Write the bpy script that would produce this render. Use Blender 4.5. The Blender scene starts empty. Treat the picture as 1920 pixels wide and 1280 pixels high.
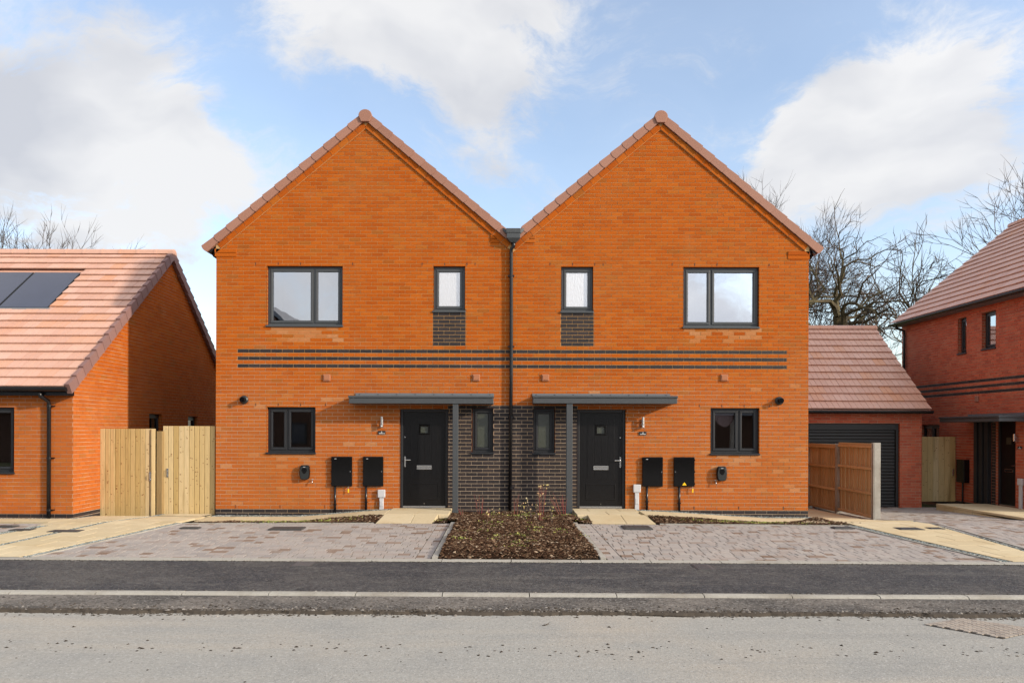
import bpy, math, random
from mathutils import Vector, Matrix
R_ = math.radians
rng = random.Random(7)
C = bpy.context.scene.collection
SC = bpy.context.scene

# ---------------------------------------------------------------- camera
FPX, DIST, EYE = 1440.0, 15.5, 1.72          # focal length in photo pixels, distance to the facade, eye height
PX0, PY0 = 939.0, 806.0                      # principal point in the 1920 x 1280 photograph
ROLL = R_(0.17)
CAM = Vector((0, -DIST, EYE))
RV = Vector((math.cos(ROLL), 0, math.sin(ROLL))); UV = Vector((-math.sin(ROLL), 0, math.cos(ROLL))); FV = Vector((0, 1, 0))
cd = bpy.data.cameras.new('camera'); cam = bpy.data.objects.new('camera', cd); C.objects.link(cam)
m = Matrix((( RV.x, UV.x, -FV.x, CAM.x), (RV.y, UV.y, -FV.y, CAM.y), (RV.z, UV.z, -FV.z, CAM.z), (0, 0, 0, 1)))
cam.matrix_world = m
cd.sensor_width = 36; cd.lens = FPX / 1920 * 36
cd.shift_x = (960 - PX0) / 1920; cd.shift_y = (PY0 - 640) / 1920
cd.clip_start = 0.1; cd.clip_end = 2000
SC.camera = cam

def ray(px, py): return FV * FPX + RV * (px - PX0) - UV * (py - PY0)
def F(px, py, y=0.0):                        # point of the plane y = const seen at a pixel
    r = ray(px, py); t = (y - CAM.y) / r.y; return CAM + r * t
def FX(px, py, x):                           # point of the plane x = const seen at a pixel
    r = ray(px, py); t = (x - CAM.x) / r.x; return CAM + r * t
def zg(x, y):                                # height of the ground
    if y < -5.1: z = 0
    elif y < -1.84: z = .06 * (y + 5.1) / 3.26
    elif y < -.4: z = .06 * (-.4 - y) / 1.44
    else: z = 0
    if x > 5.2:
        k = min(1, (x - 5.2) / 1.3)
        if y > -1: z2 = -.19 * (y + 1) / 2.1 if y < 1.1 else -.19 - .10 * min(1, (y - 1.1) / 3.7)
        else: z2 = 0
        z += k * z2
    return z
def G(px, py, dz=0):                         # ground point seen at a pixel
    z = 0
    for _ in range(12):
        r = ray(px, py); t = (z - CAM.z) / r.z; p = CAM + r * t; z = zg(p.x, p.y) + dz
    return p

# ---------------------------------------------------------------- sun, sky, exposure
SUN_EL, SUN_AZ = 20.5, 116.0                 # azimuth clockwise from +Y
sl = bpy.data.lights.new('sun', 'SUN'); sl.energy = 2.35; sl.angle = R_(1.8); sl.color = (1.0, .86, .68)
so = bpy.data.objects.new('sun', sl); C.objects.link(so)
sd = Vector((math.sin(R_(SUN_AZ)) * math.cos(R_(SUN_EL)), math.cos(R_(SUN_AZ)) * math.cos(R_(SUN_EL)), math.sin(R_(SUN_EL))))
so.rotation_euler = sd.to_track_quat('Z', 'Y').to_euler(); so.location = (20, -20, 20)

W = bpy.data.worlds.new('World'); SC.world = W; W.use_nodes = True
nt = W.node_tree; nt.nodes.clear()
def N(t, typ, **kw):
    n = t.nodes.new(typ)
    for k, v in kw.items():
        if k.startswith('i_'):
            n.inputs[int(k[2:]) if k[2:].isdigit() else k[2:]].default_value = v
        else: setattr(n, k, v)
    return n
out = N(nt, 'ShaderNodeOutputWorld'); bg = N(nt, 'ShaderNodeBackground'); bg.inputs[1].default_value = .15
sky = N(nt, 'ShaderNodeTexSky', sky_type='NISHITA', sun_disc=False)
sky.sun_elevation = R_(SUN_EL); sky.sun_rotation = R_(SUN_AZ); sky.air_density = 1.0; sky.dust_density = 1.2; sky.ozone_density = 1.5
tc = N(nt, 'ShaderNodeTexCoord')
def vm(op, a, b=None, c=None):
    n = N(nt, 'ShaderNodeVectorMath', operation=op)
    for i, v in enumerate((a, b, c)):
        if v is None: continue
        if isinstance(v, (tuple, Vector)): n.inputs[i].default_value = tuple(v)
        elif hasattr(v, 'links'): nt.links.new(v, n.inputs[i])
    return n
def mt(t, op, a, b=None, c=None, clamp=False):
    n = N(t, 'ShaderNodeMath', operation=op); n.use_clamp = clamp
    for i, v in enumerate((a, b, c)):
        if v is None: continue
        if isinstance(v, (int, float)): n.inputs[i].default_value = v
        else: t.links.new(v, n.inputs[i])
    return n.outputs[0]
D0 = tc.outputs['Generated']
wn = N(nt, 'ShaderNodeTexNoise'); wn.inputs['Scale'].default_value = 3.2; wn.inputs['Detail'].default_value = 5
nt.links.new(D0, wn.inputs['Vector'])
warp = vm('MULTIPLY_ADD', wn.outputs['Color'], (.22, .22, .22), (-.11, -.11, -.11))
DW = vm('ADD', D0, warp.outputs[0]).outputs[0]
DWn = vm('NORMALIZE', DW).outputs[0]
# cloud banks: direction (given by where they stand in the sky), angular radius, weight
banks = [(0,60,.06,.55),(60,150,.07,.9),(150,185,.065,1.0),(225,235,.065,1.0),(310,265,.065,1.0),(385,310,.055,.9),(450,345,.04,.7),(90,240,.06,.7),
         (240,52,.035,.95),(40,400,.06,.8),(150,425,.06,.8),(260,440,.055,.8),(360,450,.045,.7),(20,330,.03,.5),
         (560,30,.045,.5),(650,60,.06,.7),(740,100,.065,.8),(850,120,.065,.85),(920,60,.075,.95),(1010,40,.07,.95),(930,190,.035,.7),(1010,220,.04,.45),(560,120,.03,.3),
         (1500,235,.055,.8),(1570,205,.065,1.1),(1650,150,.055,1.2),(1740,112,.045,1.2),(1660,240,.075,1.2),(1755,215,.055,.95),(1560,300,.065,.85),(1700,330,.065,.7),(1480,340,.045,.55),(1800,345,.055,.6),
         (1900,90,.04,.5),(1185,165,.022,.5),(1330,165,.05,.35),(930,310,.045,.45),(1130,380,.05,.4),(1010,420,.06,.4),(1850,420,.06,.4),(1450,420,.07,.4)]
acc = None
for (px, py, rad, wgt) in banks:
    c = ray(px, py).normalized()
    d = vm('DISTANCE', DWn, c).outputs['Value']
    q = mt(nt, 'DIVIDE', d, rad); q = mt(nt, 'MULTIPLY', q, q); q = mt(nt, 'MULTIPLY', q, -1.0); q = mt(nt, 'EXPONENT', q)
    acc = mt(nt, 'MULTIPLY_ADD', q, wgt, acc if acc is not None else 0.0)
# out of view the noise cloud is made denser, to raise the fill light
n1 = N(nt, 'ShaderNodeTexNoise'); n1.inputs['Scale'].default_value = 3.4; n1.inputs['Detail'].default_value = 7; n1.inputs['Roughness'].default_value = .52
sc1 = vm('MULTIPLY', DW, (1, 1, 1.9)); nt.links.new(sc1.outputs[0], n1.inputs['Vector'])
sep = N(nt, 'ShaderNodeSeparateXYZ'); nt.links.new(D0, sep.inputs[0])
behind = N(nt, 'ShaderNodeMapRange'); nt.links.new(sep.outputs[1], behind.inputs[0])
behind.inputs[1].default_value = .70; behind.inputs[2].default_value = .45; behind.inputs[3].default_value = 0; behind.inputs[4].default_value = 1
n2 = N(nt, 'ShaderNodeTexNoise'); n2.inputs['Scale'].default_value = 9; n2.inputs['Detail'].default_value = 9; n2.inputs['Roughness'].default_value = .68
sc2 = vm('MULTIPLY', DW, (1, 1, 2.0)); nt.links.new(sc2.outputs[0], n2.inputs['Vector'])
nz = mt(nt, 'MULTIPLY_ADD', n2.outputs['Fac'], 2.3, -1.15)
base = mt(nt, 'MULTIPLY', mt(nt, 'MULTIPLY_ADD', n1.outputs['Fac'], 2.4, -.05), behind.outputs[0])
acc = mt(nt, 'MULTIPLY', acc, mt(nt, 'MULTIPLY_ADD', n1.outputs['Fac'], 1.5, .22))
acc = mt(nt, 'MULTIPLY', acc, mt(nt, 'MULTIPLY_ADD', n2.outputs['Fac'], 1.9, .10))
dens = mt(nt, 'ADD', mt(nt, 'ADD', acc, nz), base)
mr = N(nt, 'ShaderNodeMapRange', interpolation_type='SMOOTHSTEP'); nt.links.new(dens, mr.inputs[0])
mr.inputs[1].default_value = .12; mr.inputs[2].default_value = 1.28; mr.inputs[3].default_value = 0.16; mr.inputs[4].default_value = .97
# grey bases against lit tops
n3 = N(nt, 'ShaderNodeTexNoise'); n3.inputs['Scale'].default_value = 4.5; n3.inputs['Detail'].default_value = 4
sc3 = vm('ADD', sc2.outputs[0], (.0, .3, .12)); nt.links.new(sc3.outputs[0], n3.inputs['Vector'])
cc = N(nt, 'ShaderNodeValToRGB'); nt.links.new(n3.outputs['Fac'], cc.inputs[0])
cc.color_ramp.elements[0].position = .26; cc.color_ramp.elements[0].color = (.66, .68, .74, 1)
cc.color_ramp.elements[1].position = .56; cc.color_ramp.elements[1].color = (.93, .93, .94, 1)
dgr = vm('DISTANCE', DWn, ray(5, 110).normalized()).outputs['Value']; dgr = mt(nt, 'DIVIDE', dgr, .07); dgr = mt(nt, 'EXPONENT', mt(nt, 'MULTIPLY', mt(nt, 'MULTIPLY', dgr, dgr), -1.0)); dg2 = mt(nt, 'MULTIPLY_ADD', dgr, -.42, n3.outputs['Fac'])
nt.links.new(dg2, cc.inputs[0])
CLOUD_GAIN, SKY_GAIN = 2.95, .96
cg = N(nt, 'ShaderNodeMix', data_type='RGBA', blend_type='MULTIPLY'); cg.inputs[0].default_value = 1
nt.links.new(cc.outputs[0], cg.inputs[6]); cg.inputs[7].default_value = (CLOUD_GAIN,) * 3 + (1,)
sg = N(nt, 'ShaderNodeMix', data_type='RGBA', blend_type='MULTIPLY'); sg.inputs[0].default_value = 1
nt.links.new(sky.outputs[0], sg.inputs[6]); sg.inputs[7].default_value = (SKY_GAIN * 1.0, SKY_GAIN * .95, SKY_GAIN * .93, 1)
mx = N(nt, 'ShaderNodeMix', data_type='RGBA')
nt.links.new(mr.outputs[0], mx.inputs[0]); nt.links.new(sg.outputs[2], mx.inputs[6]); nt.links.new(cg.outputs[2], mx.inputs[7])
# thin cloud scatters sunlight forward: the sky is brighter round the sun
sdot = vm('DOT_PRODUCT', D0, sd).outputs['Value']; gl0 = mt(nt, 'MAXIMUM', sdot, 0.0); gl1 = mt(nt, 'MULTIPLY_ADD', mt(nt, 'MULTIPLY', gl0, gl0), 1.1, 1.0)
glm = vm('SCALE', mx.outputs[2]); nt.links.new(gl1, glm.inputs['Scale'])
nt.links.new(glm.outputs[0], bg.inputs[0]); nt.links.new(bg.outputs[0], out.inputs[0])

vs = SC.view_settings; vs.view_transform = 'Standard'; vs.look = 'None'; vs.gamma = 1; vs.use_curve_mapping = False
vs.exposure = 1.13
SC.cycles.max_bounces = 6; SC.cycles.transparent_max_bounces = 8

# ---------------------------------------------------------------- materials
def mat(name, color=(.5, .5, .5), rough=.7, metal=0, spec=.4, ramp=None, speck=None, grain=None, bump=0, bscale=60, stain=None, attr_rnd=True, stretch=None, lowpale=None):
    """ramp: [(pos,color)...] picked per piece; speck: (scale, threshold, colour, amount); grain:(scale, amount); stain:(scale, colour, lo, hi, amount)"""
    mm = bpy.data.materials.new(name); mm.use_nodes = True; t = mm.node_tree
    b = t.nodes['Principled BSDF']; b.inputs['Roughness'].default_value = rough; b.inputs['Metallic'].default_value = metal
    b.inputs['Specular IOR Level'].default_value = spec
    geo = N(t, 'ShaderNodeNewGeometry'); pos = geo.outputs['Position']
    if stretch:
        s = N(t, 'ShaderNodeVectorMath', operation='MULTIPLY'); t.links.new(pos, s.inputs[0]); s.inputs[1].default_value = stretch; pos = s.outputs[0]
    col = None
    if ramp:
        oi = N(t, 'ShaderNodeObjectInfo'); at = N(t, 'ShaderNodeAttribute', attribute_name='rnd')
        v = mt(t, 'FRACT', mt(t, 'ADD', mt(t, 'MULTIPLY', oi.outputs['Random'], 7.13), at.outputs['Fac']))
        cr = N(t, 'ShaderNodeValToRGB'); t.links.new(v, cr.inputs[0])
        while len(cr.color_ramp.elements) > 1: cr.color_ramp.elements.remove(cr.color_ramp.elements[0])
        cr.color_ramp.elements[0].position = ramp[0][0]; cr.color_ramp.elements[0].color = tuple(ramp[0][1]) + (1,)
        for p_, c_ in ramp[1:]:
            e = cr.color_ramp.elements.new(p_); e.color = tuple(c_) + (1,)
        col = cr.outputs[0]
    else:
        rg = N(t, 'ShaderNodeRGB'); rg.outputs[0].default_value = tuple(color) + (1,); col = rg.outputs[0]
    def mixc(fac, c, mode='MIX'):
        nonlocal col
        x = N(t, 'ShaderNodeMix', data_type='RGBA', blend_type=mode)
        if isinstance(fac, (int, float)): x.inputs[0].default_value = fac
        else: t.links.new(fac, x.inputs[0])
        t.links.new(col, x.inputs[6])
        if isinstance(c, tuple): x.inputs[7].default_value = c + (1,)
        else: t.links.new(c, x.inputs[7])
        col = x.outputs[2]
    def noise(scale, detail=4, rough_=.55, st=None):
        n = N(t, 'ShaderNodeTexNoise'); n.inputs['Scale'].default_value = scale; n.inputs['Detail'].default_value = detail
        n.inputs['Roughness'].default_value = rough_; pp_ = pos
        if st: q_ = N(t, 'ShaderNodeVectorMath', operation='MULTIPLY'); t.links.new(pos, q_.inputs[0]); q_.inputs[1].default_value = st; pp_ = q_.outputs[0]
        t.links.new(pp_, n.inputs['Vector']); return n.outputs['Fac']
    if lowpale:                                  # salts washed out of the joints of the ground floor
        sx = N(t, 'ShaderNodeSeparateXYZ'); t.links.new(geo.outputs['Position'], sx.inputs[0])
        r = N(t, 'ShaderNodeMapRange'); t.links.new(mt(t, 'ADD', sx.outputs[2], mt(t, 'MULTIPLY', noise(.9, 3), 3.0)), r.inputs[0])
        r.inputs[1].default_value = 5.0; r.inputs[2].default_value = 3.4; r.inputs[3].default_value = 0; r.inputs[4].default_value = lowpale[3]; mixc(r.outputs[0], tuple(lowpale[:3]))
    if stain:
        for (sc_, c_, lo, hi, am, *st_) in (stain if isinstance(stain, list) else [stain]):
            r = N(t, 'ShaderNodeMapRange'); t.links.new(noise(sc_, 5, st=st_[0] if st_ else None), r.inputs[0])
            r.inputs[1].default_value = lo; r.inputs[2].default_value = hi; r.inputs[3].default_value = 0; r.inputs[4].default_value = am
            mixc(r.outputs[0], tuple(c_))
    if grain:
        g = mt(t, 'MULTIPLY_ADD', noise(grain[0], 4), 2 * grain[1], 1 - grain[1])
        cb = N(t, 'ShaderNodeCombineColor'); [t.links.new(g, cb.inputs[i]) for i in range(3)]
        mixc(1.0, cb.outputs[0], 'MULTIPLY')
    if speck:
        for (sc_, th, c_, am) in (speck if isinstance(speck, list) else [speck]):
            r = N(t, 'ShaderNodeMapRange'); t.links.new(noise(sc_, 2), r.inputs[0])
            r.inputs[1].default_value = th; r.inputs[2].default_value = th + .06; r.inputs[3].default_value = 0; r.inputs[4].default_value = am
            mixc(r.outputs[0], tuple(c_))
    t.links.new(col, b.inputs['Base Color'])
    if bump:
        bp = N(t, 'ShaderNodeBump'); bp.inputs['Strength'].default_value = bump; bp.inputs['Distance'].default_value = .01
        t.links.new(noise(bscale, 5, .6), bp.inputs['Height']); t.links.new(bp.outputs[0], b.inputs['Normal'])
    mm['b'] = 1
    return mm

K_ = .62
BR = [(0, (.50, .135, .022)), (.16, (.60, .18, .035)), (.3, (.44, .11, .02)), (.45, (.57, .16, .025)), (.6, (.49, .14, .03)), (.74, (.62, .205, .05)), (.86, (.42, .105, .022)), (.93, (.56, .22, .08)), (.975, (.36, .17, .09)), (1, (.40, .12, .03))]
MEAN = (.50, .147, .032)                      # fired from one clay: the bricks differ only a little
BR = [(p, tuple(m_ + (v - m_) * .62 for v, m_ in zip(c, MEAN))) for p, c in BR]
BR = [(p, (c[0] * K_ * 1.20, c[1] * K_ * .93, c[2] * K_ * .32)) for p, c in BR]
M = {}
M['brick'] = mat('orange_brick', ramp=BR, lowpale=(.42, .16, .055, .28), rough=.88, spec=.15, stain=[(.55, (.36, .12, .025), .50, .72, .45), (1.6, (.22, .05, .008), .55, .8, .35), (2.2, (.40, .18, .07), .60, .78, .30)],
                 grain=(28, .12), speck=[(75, .66, (.16, .05, .02), .7)], bump=.35, bscale=90)
M['pale_brick'] = mat('salted_brick', ramp=[(0, (.42, .165, .06)), (.4, (.40, .145, .042)), (.7, (.43, .195, .085)), (1, (.40, .13, .03))], rough=.9, spec=.1, grain=(28, .15), bump=.35, bscale=90)
M['red_brick'] = mat('red_brick', ramp=[(0, (.43, .105, .06)), (.25, (.48, .13, .072)), (.5, (.38, .088, .052)), (.75, (.46, .145, .085)), (1, (.35, .09, .056))], rough=.9, spec=.15,
                 grain=(28, .16), speck=[(75, .66, (.14, .05, .03), .7)], bump=.35, bscale=90)
M['dark_brick'] = mat('dark_brick', ramp=[(0, (.022, .017, .018)), (.4, (.032, .025, .026)), (.7, (.019, .016, .018)), (1, (.040, .030, .028))], rough=.6, spec=.3,
                 stain=(6, (.06, .048, .045), .55, .75, .4), bump=.3, bscale=70)
M['mortar'] = mat('mortar', (.52, .30, .125), .95, spec=.1, grain=(40, .2), stain=[(.6, (.42, .27, .13), .45, .65, .8)], lowpale=(.50, .40, .30, .95))
M['pale_mortar'] = mat('pale_mortar', (.34, .22, .15), .95, spec=.1, grain=(40, .2), stain=[(2.5, (.5, .42, .33), .45, .6, .6)])
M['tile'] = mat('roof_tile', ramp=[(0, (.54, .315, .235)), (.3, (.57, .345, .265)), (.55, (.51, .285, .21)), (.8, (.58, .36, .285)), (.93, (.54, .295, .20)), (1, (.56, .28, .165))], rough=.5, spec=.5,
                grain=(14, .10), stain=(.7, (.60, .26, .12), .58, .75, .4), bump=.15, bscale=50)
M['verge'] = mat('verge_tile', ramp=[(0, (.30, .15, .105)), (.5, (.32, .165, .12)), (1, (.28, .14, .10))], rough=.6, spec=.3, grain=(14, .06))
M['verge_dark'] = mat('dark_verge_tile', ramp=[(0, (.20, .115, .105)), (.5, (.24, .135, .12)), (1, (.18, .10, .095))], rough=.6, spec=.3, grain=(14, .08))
M['grey'] = mat('grey_frame', (.058, .065, .072), .4, spec=.4, grain=(5, .08))
M['anth'] = mat('anthracite_frame', (.022, .024, .028), .38, spec=.35, grain=(8, .08))
M['black'] = mat('black_plastic', (.004, .004, .005), .12, spec=.4)
M['blackdoor'] = mat('black_door', (.005, .005, .006), .34, spec=.34, bump=.35, bscale=14, stretch=(3.5, 3.5, .45), grain=(20, .2))
M['pipe'] = mat('black_pipe', (.008, .008, .010), .25, spec=.45)
M['charger'] = mat('charger_plastic', (.022, .026, .028), .4, spec=.4)
M['chrome'] = mat('brushed_steel', (.62, .62, .62), .25, metal=1)
M['greybox'] = mat('grey_plastic', (.48, .49, .52), .5)
M['yellow'] = mat('yellow_tag', (.85, .55, .01), .5)
M['white'] = mat('white_print', (.75, .75, .75), .6)
M['timber'] = mat('new_timber', ramp=[(0, (.50, .365, .165)), (.25, (.58, .45, .24)), (.5, (.44, .315, .13)), (.75, (.54, .40, .19)), (1, (.60, .48, .28))], rough=.75, spec=.2, stretch=(1, 1, .09),
                  grain=(38, .22), stain=(7, (.26, .17, .06), .55, .72, .7))
M['knot'] = mat('timber_knot', (.19, .09, .03), .7)
M['old_timber'] = mat('brown_timber', ramp=[(0, (.40, .31, .19)), (.4, (.46, .37, .23)), (.7, (.34, .26, .15)), (1, (.52, .42, .27))], rough=.8, spec=.2, stretch=(1, 1, .09), grain=(38, .3))
M['conc'] = mat('concrete', (.34, .33, .30), .9, spec=.15, grain=(18, .2), speck=(40, .62, (.2, .19, .17), .6), stain=(1.4, (.22, .20, .17), .48, .68, .7), bump=.3)
M['slab'] = mat('buff_slab', ramp=[(0, (.50, .42, .28)), (.3, (.54, .46, .31)), (.6, (.47, .39, .25)), (1, (.56, .48, .33))], rough=.9, spec=.15, grain=(22, .10),
                stain=[(1.3, (.42, .31, .17), .5, .7, .4), (7, (.32, .25, .15), .60, .75, .35)], bump=.25)
M['slabedge'] = M['slab']
M['block'] = mat('paving_block', ramp=[(0, (.285, .262, .25)), (.2, (.325, .30, .285)), (.42, (.26, .242, .235)), (.6, (.34, .31, .29)), (.76, (.29, .25, .23)), (.85, (.33, .30, .285)), (.88, (.18, .125, .095)), (.96, (.22, .16, .125)), (1, (.31, .285, .27))],
                 rough=.9, spec=.15, grain=(26, .16), stain=[(1.2, (.38, .345, .32), .45, .7, .35), (5, (.28, .2, .16), .60, .78, .4)], bump=.4)
M['sand'] = mat('jointing_sand', (.085, .075, .06), 1, spec=.05, grain=(50, .3))
M['asph'] = mat('footway_asphalt', (.046, .047, .053), .85, spec=.2, grain=(14, .6), speck=[(30, .60, (.13, .125, .12), .75), (24, .60, (.012, .012, .014), .8), (55, .60, (.16, .155, .15), .6)],
                stain=[(7, (.11, .107, .10), .52, .68, .5), (9, (.022, .023, .026), .55, .7, .5), (.5, (.10, .095, .09), .45, .66, .75), (1, (.12, .115, .11), .54, .68, .6, (.35, 3.0, 1)), (2.6, (.032, .033, .037), .48, .7, .6)], bump=.9, bscale=45)
M['binder'] = mat('coarse_asphalt', (.085, .08, .076), .95, spec=.15, grain=(20, .6), speck=[(34, .58, (.26, .25, .235), .75), (28, .60, (.025, .022, .02), .85)],
                  stain=[(.9, (.21, .19, .17), .42, .62, .7)], bump=1.0, bscale=35)
M['crumb'] = mat('asphalt_crumb', ramp=[(0, (.03, .025, .02)), (.4, (.065, .055, .045)), (.7, (.11, .10, .09)), (.9, (.20, .185, .17)), (1, (.30, .28, .26))], rough=.95, spec=.1)
M['road'] = mat('dusty_road', (.300, .297, .280), .95, spec=.1, grain=(24, .22), speck=[(45, .60, (.40, .40, .39), .7), (38, .64, (.13, .13, .125), .6), (80, .62, (.15, .15, .14), .6)],
                stain=[(.45, (.35, .318, .275), .5, .72, .8), (1.7, (.255, .258, .252), .5, .7, .6), (1, (.37, .34, .295), .52, .66, .7, (.12, 1.3, 1)), (1, (.245, .245, .238), .55, .70, .6, (.10, 2.2, 1))], bump=.5, bscale=40)
M['dirt'] = mat('dirt', (.05, .042, .035), 1, spec=.05, grain=(20, .5), speck=(40, .6, (.2, .16, .12), .6), bump=.8)
M['soil'] = mat('soil', (.045, .028, .018), 1, spec=.05, grain=(20, .5), bump=.8)
M['mulch'] = mat('bark_chip', ramp=[(0, (.025, .013, .008)), (.3, (.065, .032, .017)), (.55, (.04, .021, .013)), (.78, (.11, .065, .038)), (.93, (.24, .165, .105)), (1, (.38, .30, .22))], rough=.95, spec=.1)
M['gravel'] = mat('slate_gravel', ramp=[(0, (.10, .13, .13)), (.4, (.20, .24, .24)), (.7, (.32, .35, .34)), (1, (.48, .5, .48))], rough=.9, spec=.2)
M['leaf'] = mat('weed_leaf', ramp=[(0, (.10, .15, .03)), (.5, (.22, .26, .05)), (1, (.36, .34, .10))], rough=.8)
M['redstem'] = mat('red_stem', ramp=[(0, (.16, .025, .03)), (.5, (.24, .05, .05)), (1, (.20, .10, .06))], rough=.6)
M['dryleaf'] = mat('dry_leaf', ramp=[(0, (.42, .22, .12)), (.4, (.55, .38, .22)), (.7, (.45, .42, .10)), (1, (.6, .5, .4))], rough=.8)
M['bark'] = mat('oak_bark', (.075, .062, .042), .95, spec=.1, grain=(3, .3), stain=(1.2, (.13, .115, .06), .45, .65, .6))
M['bark2'] = mat('twig_bark', (.085, .068, .058), .95, spec=.1, grain=(3, .3))
M['birch'] = mat('birch_bark', (.085, .065, .058), .9, spec=.1, grain=(3, .3))
M['ground'] = mat('rough_ground', (.13, .12, .07), 1, spec=.05, grain=(2, .3), stain=(.3, (.10, .13, .04), .45, .6, .7), bump=.5, bscale=8)
M['iron'] = mat('cast_iron', (.07, .07, .072), .6, metal=.3, grain=(30, .3))
M['post_timber'] = mat('brown_post_timber', (.25, .175, .08), .8, spec=.2, stretch=(1, 1, .09), grain=(38, .3), stain=(7, (.2, .12, .05), .5, .7, .7))
M['shaded_timber'] = mat('gap_shade_timber', (.11, .06, .022), .85, spec=.1)  # dark colour stands in for the shade between the gate boards
M['vent'] = mat('terracotta_vent', (.36, .15, .08), .7, spec=.2)
M['roadblock'] = mat('dusty_cover_block', ramp=[(0, (.29, .25, .22)), (.5, (.33, .295, .26)), (1, (.25, .22, .20))], rough=.95, spec=.1, grain=(40, .15))
M['plaster'] = mat('room_plaster', (.30, .25, .22), .9)
M['paleroom'] = mat('pale_room_wall', (.78, .80, .74), .9)
M['blind'] = mat('festoon_blind', (.50, .38, .40), .9)
M['solar'] = mat('solar_glass', (.035, .042, .075), .12, spec=.8, grain=(3, .15))
M['lead'] = mat('lead_flashing', (.13, .14, .155), .5, spec=.4)
M['farwall'] = mat('far_render', (.11, .055, .035), .9)
M['farroof'] = mat('far_roof', (.13, .14, .16), .8)

def bricktex(name, c1, c2, mo, darkmix=0):
    mm = bpy.data.materials.new(name); mm.use_nodes = True; t = mm.node_tree; b = t.nodes['Principled BSDF']; b.inputs['Roughness'].default_value = .9
    b.inputs['Specular IOR Level'].default_value = .15
    geo = N(t, 'ShaderNodeNewGeometry'); s = N(t, 'ShaderNodeSeparateXYZ'); t.links.new(geo.outputs['Position'], s.inputs[0])
    cb = N(t, 'ShaderNodeCombineXYZ'); t.links.new(mt(t, 'ADD', s.outputs[0], s.outputs[1]), cb.inputs[0]); t.links.new(mt(t, 'ADD', s.outputs[2], .03), cb.inputs[1])
    br = N(t, 'ShaderNodeTexBrick'); t.links.new(cb.outputs[0], br.inputs['Vector'])
    br.inputs['Scale'].default_value = 1; br.inputs['Brick Width'].default_value = .225; br.inputs['Row Height'].default_value = .075
    br.inputs['Mortar Size'].default_value = .01; br.inputs['Color1'].default_value = c1 + (1,); br.inputs['Color2'].default_value = c2 + (1,); br.inputs['Mortar'].default_value = mo + (1,)
    t.links.new(br.outputs['Color'], b.inputs['Base Color']); return mm
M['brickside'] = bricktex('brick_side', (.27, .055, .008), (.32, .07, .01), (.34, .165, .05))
M['redside'] = bricktex('red_brick_side', (.39, .085, .045), (.45, .11, .055), (.36, .22, .15))

def glass(name, tint=(.5, .5, .5), refl=.5, rough=0.0, back=None, bump=0, bs=(30, 30, 30), bd=.002):
    mm = bpy.data.materials.new(name); mm.use_nodes = True; t = mm.node_tree; t.nodes.clear()
    o = N(t, 'ShaderNodeOutputMaterial'); mix = N(t, 'ShaderNodeMixShader'); gl = N(t, 'ShaderNodeBsdfGlossy')
    gl.inputs['Roughness'].default_value = rough; gl.inputs['Color'].default_value = (.93, .95, 1, 1)
    if back: tr = N(t, 'ShaderNodeBsdfDiffuse'); tr.inputs[0].default_value = back + (1,)
    else: tr = N(t, 'ShaderNodeBsdfTransparent'); tr.inputs[0].default_value = tint + (1,)
    lw = N(t, 'ShaderNodeLayerWeight'); lw.inputs[0].default_value = .35
    f = mt(t, 'MULTIPLY_ADD', lw.outputs['Fresnel'], 1 - refl, refl, clamp=True)
    t.links.new(f, mix.inputs[0]); t.links.new(tr.outputs[0], mix.inputs[1]); t.links.new(gl.outputs[0], mix.inputs[2]); t.links.new(mix.outputs[0], o.inputs[0])
    if bump:
        geo = N(t, 'ShaderNodeNewGeometry'); s = N(t, 'ShaderNodeVectorMath', operation='MULTIPLY'); t.links.new(geo.outputs['Position'], s.inputs[0]); s.inputs[1].default_value = bs
        n = N(t, 'ShaderNodeTexNoise'); n.inputs['Scale'].default_value = 1; n.inputs['Detail'].default_value = 3; t.links.new(s.outputs[0], n.inputs['Vector'])
        bp = N(t, 'ShaderNodeBump'); bp.inputs['Strength'].default_value = bump; bp.inputs['Distance'].default_value = bd
        t.links.new(n.outputs['Fac'], bp.inputs['Height']); t.links.new(bp.outputs[0], gl.inputs['Normal'])
    return mm
M['glass'] = glass('window_glass', (.6, .6, .6), .52, bump=.05, bs=(1.5, 1.5, 1.5), bd=.02)
M['glasslow'] = glass('clear_glass', (.8, .8, .8), .08)
M['frost'] = glass('obscured_glass', refl=.45, rough=.25, back=(.55, .55, .56), bump=.5, bs=(60, 60, 12), bd=.01)
M['frostdark'] = glass('dark_obscured_glass', refl=.03, rough=.35, back=(.038, .044, .028), bump=.6, bs=(90, 90, 18), bd=.01)

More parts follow.
